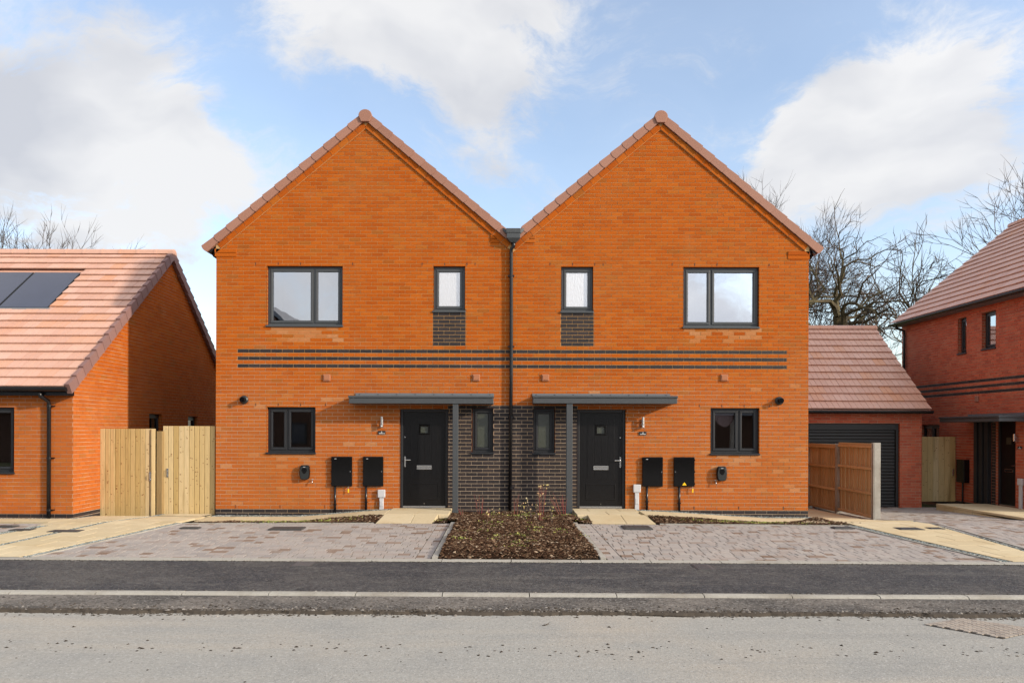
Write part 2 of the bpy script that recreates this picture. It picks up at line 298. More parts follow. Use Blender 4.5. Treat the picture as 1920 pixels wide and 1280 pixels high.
# ---------------------------------------------------------------- mesh helpers
class MB:
    def __init__(s): s.v = []; s.f = []; s.r = []; s.m = []
    def face(s, idx, r=0, mi=0): s.f.append(idx); s.r.append(r); s.m.append(mi)
    def hexa(s, p, r=None, mi=0, skip=()):       # p: 8 corners, bottom 4 counter-clockwise then top 4
        if r is None: r = rng.random()
        n = len(s.v); s.v += [tuple(q) for q in p]
        for k, q in enumerate(((0, 3, 2, 1), (4, 5, 6, 7), (0, 1, 5, 4), (1, 2, 6, 5), (2, 3, 7, 6), (3, 0, 4, 7))):
            if k not in skip: s.face([n + i for i in q], r, mi)
    def box(s, x0, x1, y0, y1, z0, z1, r=None, mi=0, skip=()):
        s.hexa([(x0, y0, z0), (x1, y0, z0), (x1, y1, z0), (x0, y1, z0), (x0, y0, z1), (x1, y0, z1), (x1, y1, z1), (x0, y1, z1)], r, mi, skip)
    def prism(s, poly, a, b, r=None, mi=0):      # poly: list of 3D points, swept by vector b after offset a
        if r is None: r = rng.random()
        a = Vector(a); b = Vector(b); n = len(s.v); k = len(poly)
        s.v += [tuple(Vector(q) + a) for q in poly] + [tuple(Vector(q) + a + b) for q in poly]
        s.face(list(range(n, n + k))[::-1], r, mi); s.face(list(range(n + k, n + 2 * k)), r, mi)
        for i in range(k):
            j = (i + 1) % k; s.face([n + i, n + j, n + k + j, n + k + i], r, mi)
    def tube(s, pts, rad, n=8, r=None, mi=0, cap=True):
        if r is None: r = rng.random()
        pts = [Vector(p) for p in pts]; base = len(s.v); up = None
        for i, p in enumerate(pts):
            d = (pts[min(i + 1, len(pts) - 1)] - pts[max(i - 1, 0)])
            if d.length < 1e-9: d = Vector((0, 0, 1))
            d.normalize()
            if up is None:
                a = Vector((0, 0, 1)) if abs(d.z) < .9 else Vector((1, 0, 0)); up = d.cross(a).normalized()
            else:
                up = (up - d * up.dot(d)); up = up.normalized() if up.length > 1e-6 else d.orthogonal().normalized()
            w = d.cross(up); rr = rad[i] if isinstance(rad, (list, tuple)) else rad
            for k in range(n):
                an = 2 * math.pi * k / n; q = p + (up * math.cos(an) + w * math.sin(an)) * rr; s.v.append((q.x, q.y, q.z))
        for i in range(len(pts) - 1):
            for k in range(n):
                k2 = (k + 1) % n; s.face([base + i * n + k, base + i * n + k2, base + (i + 1) * n + k2, base + (i + 1) * n + k], r, mi)
        if cap:
            s.face([base + k for k in range(n)][::-1], r, mi); s.face([base + (len(pts) - 1) * n + k for k in range(n)], r, mi)
    def mesh(s, name, mats, smooth=False):
        me = bpy.data.meshes.new(name); me.from_pydata(s.v, [], s.f)
        for x in (mats if isinstance(mats, (list, tuple)) else [mats]): me.materials.append(x)
        if len(s.f):
            a = me.attributes.new('rnd', 'FLOAT', 'FACE'); a.data.foreach_set('value', s.r)
            if any(s.m): me.polygons.foreach_set('material_index', s.m)
            if smooth: me.polygons.foreach_set('use_smooth', [True] * len(s.f))
        me.update(); return me
    def obj(s, name, mats, parent=None, bevel=0, smooth=False, **kw):
        return link(name, s.mesh(name, mats, smooth), parent, bevel, **kw)
def inv(parent): return Matrix.Translation(-parent.location) if parent and parent.type == 'EMPTY' else Matrix.Identity(4)
def link(name, me, parent=None, bevel=0, label=None, cat=None, group=None, kind=None):
    o = bpy.data.objects.new(name, me); C.objects.link(o)
    if parent: o.parent = parent; o.matrix_parent_inverse = inv(parent)
    if bevel:
        b = o.modifiers.new('bevel', 'BEVEL'); b.width = bevel; b.segments = 2; b.limit_method = 'ANGLE'
    if label: o['label'] = label
    if cat: o['category'] = cat
    if group: o['group'] = group
    if kind: o['kind'] = kind
    return o
def thing(name, loc, label, cat, group=None):
    o = bpy.data.objects.new(name, None); C.objects.link(o); o.location = loc; o.empty_display_size = .2
    o['label'] = label; o['category'] = cat
    if group: o['group'] = group
    return o

class Fr:                                        # a wall face: origin, rotation about z; u to the right seen from outside, d outward
    def __init__(s, o, rot): s.o = Vector(o); s.rot = rot; s.u = Vector((math.cos(rot), math.sin(rot), 0)); s.n = Vector((math.sin(rot), -math.cos(rot), 0))
    def p(s, u, d, z): q = s.o + s.u * u + s.n * d; return (q.x, q.y, s.o.z + z)
    def box(s, mb, u0, u1, d0, d1, z0, z1, r=None, mi=0, skip=()):   # d1 is the outer side
        mb.hexa([s.p(u0, d1, z0), s.p(u1, d1, z0), s.p(u1, d0, z0), s.p(u0, d0, z0), s.p(u0, d1, z1), s.p(u1, d1, z1), s.p(u1, d0, z1), s.p(u0, d0, z1)], r, mi, skip)
    def bar(s, mb, u0, u1, z0, z1, w, d0, d1):   # rectangular ring
        s.box(mb, u0, u1, d0, d1, z1 - w, z1); s.box(mb, u0, u1, d0, d1, z0, z0 + w)
        s.box(mb, u0, u0 + w, d0, d1, z0 + w, z1 - w); s.box(mb, u1 - w, u1, d0, d1, z0 + w, z1 - w)

ub = MB(); ub.box(-.5, .5, -1, 0, -.5, .5, r=0, skip=(4,)); UNIT = {}
def unit(matname):
    if matname not in UNIT: UNIT[matname] = ub.mesh('brick_block', M[matname])
    return UNIT[matname]

def rsub(r, o):                                  # rectangle minus rectangle
    a, b, c, d = r; e, f, g, h = o
    if e >= b or f <= a or g >= d or h <= c: return [r]
    res = []
    if a < e: res.append((a, e, c, d))
    if f < b: res.append((f, b, c, d))
    x0, x1 = max(a, e), min(b, f)
    if c < g: res.append((x0, x1, c, g))
    if h < d: res.append((x0, x1, h, d))
    return res

SPLITS = []
def brick_face(wall, fr, z0, ztop, ulim, holes, kinds, limit=300, off=0.0, mo='brick', proud=.0055, mindist_key=None, darklimit=300):
    """lay every brick of a face; kinds(u, z, row) names the brick's kind; the nearest ones are single objects, the rest one mesh"""
    pieces = {}
    nrow = int((ztop - z0) / .075) + 2
    for r in range(nrow):
        za = z0 + r * .075; zb = za + .065
        lo, hi = ulim(zb) if zb < ztop else (1, 0)
        if hi - lo < .05: continue
        sh = off + (.1125 if r % 2 else 0)
        k0 = int(math.floor((lo - sh) / .225)) - 1; k1 = int(math.ceil((hi - sh) / .225)) + 1
        for k in range(k0, k1 + 1):
            a = sh + k * .225 + .005; b = a + .215
            a2, b2 = max(a, lo), min(b, hi)
            if b2 - a2 < .03: continue
            rs = [(a2, b2, za, zb)]
            for h in holes: rs = [q for x in rs for q in rsub(x, h)]
            for (sa_, sb_, sc_, sd__) in SPLITS:          # joints at the edge of a panel of other bricks
                if sc_ < (za + zb) / 2 < sd__:
                    rs = [y_ for x_ in rs for y_ in (([(x_[0], sa_ - .004, x_[2], x_[3])] if x_[0] < sa_ < x_[1] else []) + ([(max(x_[0], sa_ + .004), min(x_[1], sb_ - .004), x_[2], x_[3])] if x_[1] > sa_ and x_[0] < sb_ else []) + ([(sb_ + .004, x_[1], x_[2], x_[3])] if x_[0] < sb_ < x_[1] else []) or [x_])]
            for q in rs:
                if q[1] - q[0] < .006 or q[3] - q[2] < .006: continue
                kd = kinds((q[0] + q[1]) / 2, (q[2] + q[3]) / 2, r)
                if kd: pieces.setdefault(kd, []).append(q)
    for kd, lst in pieces.items():
        lim = limit if kd == mo else darklimit
        def dist(q):
            p = Vector(fr.p((q[0] + q[1]) / 2, 0, (q[2] + q[3]) / 2)); v = p - CAM
            area = (q[1] - q[0]) * (q[3] - q[2]) * abs(v.normalized().dot(fr.n)) / v.length_squared
            pr = PX0 + FPX * v.x / max(v.y, .1)
            return (0 if -10 < pr < 1930 else 1, -round(area * 1e6, 1), v.length)
        lst.sort(key=dist)
        nm = 'dark_brick' if kd == 'dark_brick' else 'brick'
        me = unit(kd)
        for q in lst[:lim]:
            o = bpy.data.objects.new(nm, me); C.objects.link(o); o.parent = wall
            o.location = fr.p((q[0] + q[1]) / 2, 0, (q[2] + q[3]) / 2)
            o.rotation_euler = (R_(rng.uniform(-.25, .25)), 0, fr.rot + R_(rng.uniform(-.25, .25))); o.scale = (q[1] - q[0], proud * rng.uniform(.8, 1.15), q[3] - q[2])
        rest = lst[lim:]
        if rest:
            mb = MB()
            for q in rest: fr.box(mb, q[0], q[1], 0, proud * rng.uniform(.8, 1.15), q[2], q[3], skip=(4,))
            mb.obj('brickwork' if kd != 'dark_brick' else 'dark_brickwork', M[kd], wall, kind='stuff')

def core_face(mb, fr, z0, zbreaks, ulim, holes, depth=.10):
    """mortar face with openings; ulim(z) linear between zbreaks"""
    zs = sorted(set([round(z, 5) for z in zbreaks] + [round(h[2], 5) for h in holes] + [round(h[3], 5) for h in holes]))
    for a, b in zip(zs, zs[1:]):
        la, ha = ulim(a + 1e-6); lb, hb = ulim(b - 1e-6)
        hs = sorted([h for h in holes if h[2] < (a + b) / 2 < h[3]])
        cur = (la, lb)
        for h in hs + [None]:
            nxt = (h[0], h[0]) if h else (ha, hb)
            n = len(mb.v); mb.v += [fr.p(cur[0], 0, a), fr.p(nxt[0], 0, a), fr.p(nxt[1], 0, b), fr.p(cur[1], 0, b)]; mb.face([n, n + 1, n + 2, n + 3], 0, 0)
            if h: cur = (h[1], h[1])
    for (u0, u1, a, b) in holes:
        for q in (((u0, a), (u0, b)), ((u1, b), (u1, a)), ((u0, b), (u1, b)), ((u1, a), (u0, a))):
            n = len(mb.v); mb.v += [fr.p(q[0][0], .009, q[0][1]), fr.p(q[1][0], .009, q[1][1]), fr.p(q[1][0], -depth, q[1][1]), fr.p(q[0][0], -depth, q[0][1])]
            mb.face([n, n + 1, n + 2, n + 3], 0, 1)

def window(house, fr, u0, u1, z0, z1, lights, gl='glass', inset=.06, room=True, fm='grey', roommat='plaster', sill=True, fw=.05, sw=.048):
    """lights: fractions of the opening at which mullions stand"""
    mb = MB(); d1 = -inset; d0 = d1 - .06
    fr.bar(mb, u0 + .004, u1 - .004, z0 + .004, z1 - .004, fw, d0, d1)
    xs = [u0 + fw] + [u0 + (u1 - u0) * f for f in lights] + [u1 - fw]
    for x in xs[1:-1]: fr.box(mb, x - .018, x + .018, d0, d1, z0 + fw, z1 - fw)
    w = mb.obj('window', M[fm], house, bevel=.006)
    for i in range(len(xs) - 1):
        a = xs[i] + (.018 if i else 0) + .002; b = xs[i + 1] - (.018 if i < len(xs) - 2 else 0) - .002
        s = MB(); fr.bar(s, a, b, z0 + fw + .002, z1 - fw - .002, sw, d0 + .01, d1 + .014)
        s.obj('sash', M[fm], w, bevel=.008)
        g = MB(); fr.box(g, a + sw, b - sw, d1 - .035, d1 - .02, z0 + fw + sw, z1 - fw - sw)
        g.obj('pane', M[gl], w)
        s = MB(); fr.bar(s, a + sw - .001, b - sw + .001, z0 + fw + sw + .001, z1 - fw - sw - .001, .008, d1 - .019, d1 - .004)
        s.obj('glazing_bead', M['pipe'], w)
    if sill:
        s = MB(); fr.box(s, u0 - .02, u1 + .01, -.10, .035, z0 - .035, z0 + .003); s.obj('sill', M[fm], w, bevel=.006)
    if room and gl in ('glass', 'glasslow'):
        s = MB(); fr.box(s, u0 - .3, u1 + .3, -2.2, d0 - .02, z0 - .9, z1 + .3, skip=(2,)); s.obj('room', M[roommat], w)
    return w

def clip(poly, conv):                            # convex clip in plan; both counter-clockwise
    outp = poly
    for i in range(len(conv)):
        a = conv[i]; b = conv[(i + 1) % len(conv)]; inp = outp; outp = []
        if not inp: break
        def side(p): return (b[0] - a[0]) * (p[1] - a[1]) - (b[1] - a[1]) * (p[0] - a[0])
        for j in range(len(inp)):
            p = inp[j]; q = inp[(j + 1) % len(inp)]; sp, sq = side(p), side(q)
            if sp >= 0: outp.append(p)
            if (sp >= 0) != (sq >= 0):
                t = sp / (sp - sq); outp.append((p[0] + (q[0] - p[0]) * t, p[1] + (q[1] - p[1]) * t))
    return outp
def area(p): return .5 * sum(p[i][0] * p[(i + 1) % len(p)][1] - p[(i + 1) % len(p)][0] * p[i][1] for i in range(len(p)))
def ccw(p):
    p = [(q[0], q[1]) for q in p]; return p if area(p) > 0 else p[::-1]
def inset_poly(p, d):                            # shrink a convex polygon
    n = len(p); lines = []
    for i in range(n):
        a, b = p[i], p[(i + 1) % n]; dx, dy = b[0] - a[0], b[1] - a[1]; L = math.hypot(dx, dy)
        if L < 1e-5: continue
        nx, ny = -dy / L, dx / L; lines.append((a[0] + nx * d, a[1] + ny * d, dx / L, dy / L))
    big = [(-1e3, -1e3), (1e3, -1e3), (1e3, 1e3), (-1e3, 1e3)]; out_ = p
    for (x, y, dx, dy) in lines:
        out_ = clip(out_, [(x, y), (x + dx, y + dy)] + [(x + dx * .5 - dy * 1e3, y + dy * .5 + dx * 1e3)]) if False else halfplane(out_, x, y, dx, dy)
    return out_
def halfplane(poly, x, y, dx, dy):
    res = []
    for j in range(len(poly)):
        p = poly[j]; q = poly[(j + 1) % len(poly)]
        sp = dx * (p[1] - y) - dy * (p[0] - x); sq = dx * (q[1] - y) - dy * (q[0] - x)
        if sp >= 0: res.append(p)
        if (sp >= 0) != (sq >= 0):
            t = sp / (sp - sq); res.append((p[0] + (q[0] - p[0]) * t, p[1] + (q[1] - p[1]) * t))
    return res
def sheet(name, poly, matname, lift, step=.6, zf=None, **kw):        # draped sheet over a convex plan polygon
    zf = zf or zg; poly = ccw(poly); mb = MB(); xs = [p[0] for p in poly]; ys = [p[1] for p in poly]
    x = math.floor(min(xs) / step) * step
    while x < max(xs):
        y = math.floor(min(ys) / step) * step
        while y < max(ys):
            c = clip([(x, y), (x + step, y), (x + step, y + step), (x, y + step)], poly)
            if len(c) > 2 and area(c) > 1e-6:
                n = len(mb.v); mb.v += [(p[0], p[1], zf(p[0], p[1]) + lift) for p in c]; mb.face(list(range(n, n + len(c))), 0)
            y += step
        x += step
    return mb.obj(name, M[matname], **kw)
def pave(parent, name, poly, ang, rowh, widths, matname, lift, thick, gap, limit=300, jitter=.002, seed=1, zf=None, visible=None, stuffname=None, cut=0):
    """lay a convex polygon with rows of pieces running along direction ang"""
    zf = zf or zg; rg = random.Random(seed); poly = ccw(poly); ca, sa = math.cos(ang), math.sin(ang)
    loc = [(p[0] * ca + p[1] * sa, -p[0] * sa + p[1] * ca) for p in poly]
    u0, u1 = min(p[0] for p in loc), max(p[0] for p in loc); v0, v1 = min(p[1] for p in loc), max(p[1] for p in loc)
    cells = []; v = v0; row = 0
    while v < v1:
        u = u0 - rg.random() * widths[0]
        if len(widths) == 1: u = u0 - (.5 * widths[0] if row % 2 else 0)
        while u < u1:
            w = rg.choice(widths); c = clip([(u, v), (u + w, v), (u + w, v + rowh), (u, v + rowh)], loc)
            if len(c) > 2 and area(c) > .15 * rowh * rowh:
                c = inset_poly(c, gap / 2)
                if len(c) > 2 and area(c) > .0008: cells.append(c)
            u += w
        v += rowh; row += 1
    objs = []
    for c in cells:
        cx = sum(p[0] for p in c) / len(c); cy = sum(p[1] for p in c) / len(c); X = cx * ca - cy * sa; Y = cx * sa + cy * ca
        objs.append((Vector((X, Y, 0)), c, math.hypot(X, Y + DIST)))
    def key(o):
        X, Y = o[0].x, o[0].y; pr = PX0 + FPX * X / (Y + DIST); return (0 if 0 < pr < 1920 else 1, o[2])
    objs.sort(key=key); cache = {}; stuff = MB()
    for i, (p, c, _) in enumerate(objs):
        X, Y = p.x, p.y; z = zf(X, Y) + lift + rg.uniform(-jitter, jitter)
        e = .02; gx = (zf(X + e, Y) - zf(X - e, Y)) / (2 * e); gy = (zf(X, Y + e) - zf(X, Y - e)) / (2 * e)
        gx += rg.uniform(-1, 1) * jitter * .8; gy += rg.uniform(-1, 1) * jitter * .8
        cx = X * ca + Y * sa; cy = -X * sa + Y * ca
        lc = [(q[0] - cx, q[1] - cy) for q in c]; ch = .003
        inn = inset_poly(lc, ch)
        if len(inn) != len(lc): inn = lc
        if i < limit:
            k = tuple((round(q[0], 3), round(q[1], 3)) for q in lc)
            if k not in cache:
                mb = MB(); n = len(lc); mb.v = [(q[0], q[1], -thick) for q in lc] + [(q[0], q[1], -ch) for q in lc] + [(q[0], q[1], 0) for q in inn]
                mb.face([2 * n + j for j in range(n)], 0)
                for j in range(n):
                    j2 = (j + 1) % n; mb.face([j, j2, n + j2, n + j], 0); mb.face([n + j, n + j2, 2 * n + j2, 2 * n + j], 0)
                cache[k] = mb.mesh(name, M[matname])
            o = bpy.data.objects.new(name, cache[k]); C.objects.link(o); o.parent = parent; o.matrix_parent_inverse = inv(parent)
            mm_ = Matrix(((ca, -sa, 0, X), (sa, ca, 0, Y), (gx * ca + gy * sa, -gx * sa + gy * ca, 1, z), (0, 0, 0, 1)))
            nrm = Vector((-gx, -gy, 1)).normalized(); ux = Vector((ca, sa, gx * ca + gy * sa)).normalized(); uy = nrm.cross(ux)
            o.rotation_euler = Matrix((ux, uy, nrm)).transposed().to_euler(); o.location = (X, Y, z)
        else:
            r = rg.random(); n = len(stuff.v); k = len(c)
            def wp(q, dz):
                wx = q[0] * ca - q[1] * sa; wy = q[0] * sa + q[1] * ca; return (X + wx, Y + wy, z + gx * wx + gy * wy + dz)
            stuff.v += [wp(q, -thick) for q in lc] + [wp(q, -ch) for q in lc] + [wp(q, 0) for q in inn]
            stuff.face([n + 2 * k + j for j in range(k)], r)
            for j in range(k):
                j2 = (j + 1) % k; stuff.face([n + j, n + j2, n + k + j2, n + k + j], r); stuff.face([n + k + j, n + k + j2, n + 2 * k + j2, n + 2 * k + j], r)
    if stuff.f: stuff.obj(stuffname or (name + '_area'), M[matname], parent, kind='stuff')
def scatter_chips(mb, poly, n, size, lift, rg, flat=.35, zf=None):
    zf = zf or zg; poly = ccw(poly); xs = [p[0] for p in poly]; ys = [p[1] for p in poly]; k = 0; tries = 0
    def inside(x, y):
        for i in range(len(poly)):
            a, b = poly[i], poly[(i + 1) % len(poly)]
            if (b[0] - a[0]) * (y - a[1]) - (b[1] - a[1]) * (x - a[0]) < 0: return False
        return True
    while k < n and tries < n * 12:
        tries += 1; x = rg.uniform(min(xs), max(xs)); y = rg.uniform(min(ys), max(ys))
        if not inside(x, y): continue
        k += 1; s = size * rg.uniform(.5, 1.4); an = rg.uniform(0, 6.28); w = s * rg.uniform(.25, .7)
        ux = Vector((math.cos(an), math.sin(an), rg.uniform(-flat, flat))) * s; vx = Vector((-math.sin(an), math.cos(an), rg.uniform(-flat, flat))) * w
        c = Vector((x, y, zf(x, y) + lift + rg.uniform(0, size * .5))); h = Vector((0, 0, s * .25)); r = rg.random(); b = len(mb.v)
        for q in (c - ux - vx * .6, c + ux * .2 - vx, c + ux + vx * .3, c - ux * .3 + vx, c + h): mb.v.append(tuple(q))
        for i in range(4): mb.face([b + i, b + (i + 1) % 4, b + 4], r)

exec_parts = True
# ================================================================ GROUND
mb = MB()
gx = [-400, -120, -50, -25] + [x * .5 for x in range(-40, 41)] + [25, 50, 120, 400]; gy = [-400, -120, -60, -32] + [y * .5 for y in range(-50, 51)] + [32, 60, 120, 400]
for y in gy:
    for x in gx: mb.v.append((x, y, zg(x, y) - .11))
nx = len(gx)
for j in range(len(gy) - 1):
    for i in range(nx - 1): mb.face([j * nx + i, j * nx + i + 1, (j + 1) * nx + i + 1, (j + 1) * nx + i])
mb.obj('ground', M['ground'], kind='structure')

def wline(pl, pr):                               # a line of the street, seen at heights pl and pr at the frame's left and right edge
    a, b = G(0, pl), G(1920, pr); k = (b.y - a.y) / (b.x - a.x); return lambda x: a.y + k * (x - a.x)
L_edge0, L_edge1, L_kerb0, L_kerb1, L_strip = wline(1044, 1053.5), wline(1047.8, 1057.6), wline(1105, 1115), wline(1109.5, 1119.5), wline(1137, 1146)
XL, XR = -40, 40
flat = lambda x, y: 0.0
sheet('footway', [(XL, L_kerb0(XL)), (XR, L_kerb0(XR)), (XR, L_edge1(XR)), (XL, L_edge1(XL))], 'asph', -.006, step=8, zf=flat, kind='structure')
sheet('binder_strip', [(XL, L_strip(XL) + .03), (XR, L_strip(XR) + .03), (XR, L_kerb1(XR)), (XL, L_kerb1(XL))], 'binder', -.022, step=8, zf=flat, kind='structure')
sheet('road', [(XL, -16.5), (XR, -16.5), (XR, L_strip(XR) + .3), (XL, L_strip(XL) + .3)], 'road', -.05, step=8, zf=flat, kind='structure')
sheet('opposite_footway', [(XL, -19), (XR, -19), (XR, -16.5), (XL, -16.5)], 'asph', .0, step=8, zf=flat, kind='structure')
# ragged front of the coarse strip
mb = MB(); x = -14.0; n0 = None; rg = random.Random(3); w = .05
while x < 16:
    w = max(.0, min(.06, w + rg.uniform(-.018, .018) + (.018 - w) * .06)); y = L_strip(x)
    mb.v += [(x, y + .05, -.021), (x, y - w * .6, -.024), (x, y - w - .01, -.052)]
    if n0 is not None:
        n = len(mb.v) - 6; mb.face([n + 1, n + 4, n + 3, n], 0); mb.face([n + 2, n + 5, n + 4, n + 1], 0)
    n0 = 1; x += .035
mb.obj('broken_asphalt_edge', M['crumb'], kind='structure')
mb = MB(); rg = random.Random(5)
def clod(mb, x, y, z, s, rg, flat_=.6):
    r = rg.random(); b = len(mb.v); n = 5
    for k in range(n):
        an = 6.283 * k / n + rg.uniform(-.3, .3); q = s * rg.uniform(.6, 1.2); mb.v.append((x + math.cos(an) * q, y + math.sin(an) * q, z))
    mb.v.append((x + rg.uniform(-.3, .3) * s, y, z + s * flat_ * rg.uniform(.5, 1.2)))
    for k in range(n): mb.face([b + k, b + (k + 1) % n, b + n], r)
for i in range(7500):
    x = rg.uniform(-10, 11); t = rg.random(); y = L_strip(x) + .02 * math.sin(x * 2.3) + .03 * math.sin(x * .9 + 1) + rg.gauss(.01, .045) + (rg.uniform(0, .22) if t > .72 else 0)
    dens = math.sin(x * 1.7) + math.sin(x * .63 + 2) + .4
    if dens < -.9 and rg.random() < .6: continue
    clod(mb, x, y, -.05 if y < L_strip(x) else -.023, rg.choice([.007, .010, .014, .022]) * rg.uniform(.7, 1.3), rg, .5)
mb.obj('crumbled_asphalt', M['crumb'], kind='stuff')
mb = MB(); rg = random.Random(15)
for i in range(3800):                            # grit where the footway meets its edging and along the kerb
    x = rg.uniform(-8.5, 9.5); k = rg.random()
    y = L_edge1(x) + rg.gauss(-.012, .022 + .012 * math.sin(x * 2.1)) if k < .7 else L_kerb0(x) + abs(rg.gauss(0, .03))
    clod(mb, x, y, -.004, rg.uniform(.006, .014), rg, .5)
mb.obj('footway_grit', M['crumb'], kind='stuff')
mb = MB()
for i in range(420):
    u = rg.random(); x = rg.uniform(-8, 8)
    y = rg.choice([rg.gauss(-9.35, .16), rg.uniform(-10.4, -7.2), L_strip(x) - abs(rg.gauss(0, .12)), rg.gauss(-9.3, .1)])
    clod(mb, x, y, -.05, rg.choice([.006, .009, .012, .016, .02]), rg, .5)
for i in range(60):
    x = rg.choice([rg.gauss(4.0, .5), rg.gauss(-.2, 1), rg.gauss(1.5, 1.2)]); clod(mb, x, rg.gauss(-9.3, .09), -.05, rg.uniform(.008, .02), rg, .35)
mb.obj('mud_crumbs', M['dirt'], kind='stuff')
for (x, y, an, L, lab) in ((.42, -8.52, .6, .09, 'short bent dark twig lying alone in the middle of the road'), (-.4, L_strip(0) - .04, .05, .35, 'thin twig along the broken asphalt edge left of the bed'),
                      (1.6, L_strip(0) - .07, -.1, .55, 'long thin twig on the road below the right drive'), (-6.6, L_strip(-6) - .05, -.35, .3, 'thin bent twig at the broken edge on the left')):
    mb = MB(); pts = [(x + L * (k / 4 - .5) * math.cos(an) + rng.uniform(-.01, .01), y + L * (k / 4 - .5) * math.sin(an) + rng.uniform(-.01, .01), -.042) for k in range(5)]
    mb.tube(pts, [.003, .005, .005, .004, .002], 5); mb.tube([pts[2], (pts[2][0] + .03, pts[2][1] + .03, -.03)], .002, 4)
    mb.obj('twig', M['dirt'], label=lab, cat='twig', group='twigs lying on the road')

def stones(name, matname, la, lb, z0, z1, seg, x0, x1, seed, lift=0, nose=False):
    rg = random.Random(seed)
    p = MB(); 
    root = None; x = x0 + rg.random() * seg; first = MB()
    yb = (la(0) + lb(0)) / 2
    base = MB(); base.v = [(x0, la(x0), z0), (x1, la(x1), z0), (x1, lb(x1), z0), (x0, lb(x0), z0)]; base.face([0, 1, 2, 3]); root = base.obj(name, M['sand'], kind='structure')
    me = None; ang = math.atan((la(1) - la(0))); wd = abs(la(0) - lb(0))
    mb = MB(); h = z1 - z0
    if nose:
        prof = [(-wd / 2, 0), (-wd / 2, h * .45), (-wd / 2 + .02, h * .85), (-wd / 2 + .05, h), (wd / 2, h), (wd / 2, 0)]
    else: prof = [(-wd / 2, 0), (-wd / 2, h - .006), (-wd / 2 + .006, h), (wd / 2 - .006, h), (wd / 2, h - .006), (wd / 2, 0)]
    mb.prism([(-seg / 2 + .005, a, b) for a, b in prof], (0, 0, 0), (seg - .010, 0, 0), r=0); me = mb.mesh(name + '_stone', M[matname])
    while x < x1:
        o = link(name + '_stone', me, root); o.location = (x, (la(x) + lb(x)) / 2, z0 + rg.uniform(-.003, .003)); o.rotation_euler = (rg.uniform(-.02, .02), rg.uniform(-.002, .002), ang + rg.uniform(-.003, .003)); x += seg
stones('kerb', 'conc', L_kerb0, L_kerb1, -.06, -.001, .915, -14, 16, 1, nose=True)
stones('path_edging', 'conc', L_edge0, L_edge1, -.06, .006, .915, -14, 16, 2)

# ---- paths, drives and beds. The back of both drives:
yb = lambda px, py: G(px, py)
def quad(*pp): return [(p.x, p.y) if isinstance(p, Vector) else p for p in pp]
ye = lambda x: L_edge0(x)
bedL0, bedL1 = G(850, 981), G(818, 1043); bedR0, bedR1 = G(1077, 981), G(1128, 1045)
kx = (bedL1.x - bedL0.x) / (bedL1.y - bedL0.y)
def xl_bed(y): return bedL0.x + (y - bedL0.y) * (bedL1.x - bedL0.x) / (bedL1.y - bedL0.y)
def xr_bed(y): return bedR0.x + (y - bedR0.y) * (bedR1.x - bedR0.x) / (bedR1.y - bedR0.y)
def structure_empty(name, kindmesh): pass
# left drive
dl = [(xl_bed(-1.86) - .06, -1.86), (-5.62, -1.98), (-6.28, ye(-6.28)), (xl_bed(-5.2) - .06, ye(-1))]
dr = [(xr_bed(-1.86) + .06, -1.86), (6.08, -2.03), (6.58, ye(6.58)), (xr_bed(-5.2) + .06, ye(1))]
d2 = [(8.28, 4.78), (7.92, .7), (7.52, ye(7.5)), (14.5, ye(14.5)), (14.5, 1.5), (12.36, 4.9)]
db = [(-14, -2.0), (-7.93, -2.0), (-8.5, ye(-8.5)), (-14, ye(-14))]
for nm, pl, sd_ in (('left_driveway', dl, 1), ('right_driveway', dr, 2), ('garage_driveway', d2, 3), ('bungalow_driveway', db, 4)):
    dv = sheet(nm, pl, 'sand', -.005, kind='structure')
    pl2 = ccw(pl)
    if nm in ('left_driveway', 'right_driveway'):                  # a course of blocks laid lengthwise along the bed
        s = -1 if nm[0] == 'l' else 1; e = xl_bed if s < 0 else xr_bed
        a0, a1 = (e(-1.86) + s * .06, -1.86), (e(ye(0)) + s * .06, ye(0)); k = .21 * s
        border = ccw([a0, a1, (a1[0] + k, a1[1]), (a0[0] + k, a0[1])])
        pave(dv, 'paving_block', border, math.atan2(a0[1] - a1[1], a0[0] - a1[0]) - math.pi / 2, .16, [.2101], 'block', 0, .03, .008, limit=40, seed=sd_ + 20, stuffname='paving_border')
        pl2 = ccw([(a0[0] + k, a0[1]), (a1[0] + k, a1[1]), pl[2], pl[1]])
    pave(dv, 'paving_block', pl2, 0, .16, [.12, .12, .16, .16, .24], 'block', 0, .03, .009, limit=300 if nm != 'bungalow_driveway' else 60, seed=sd_)
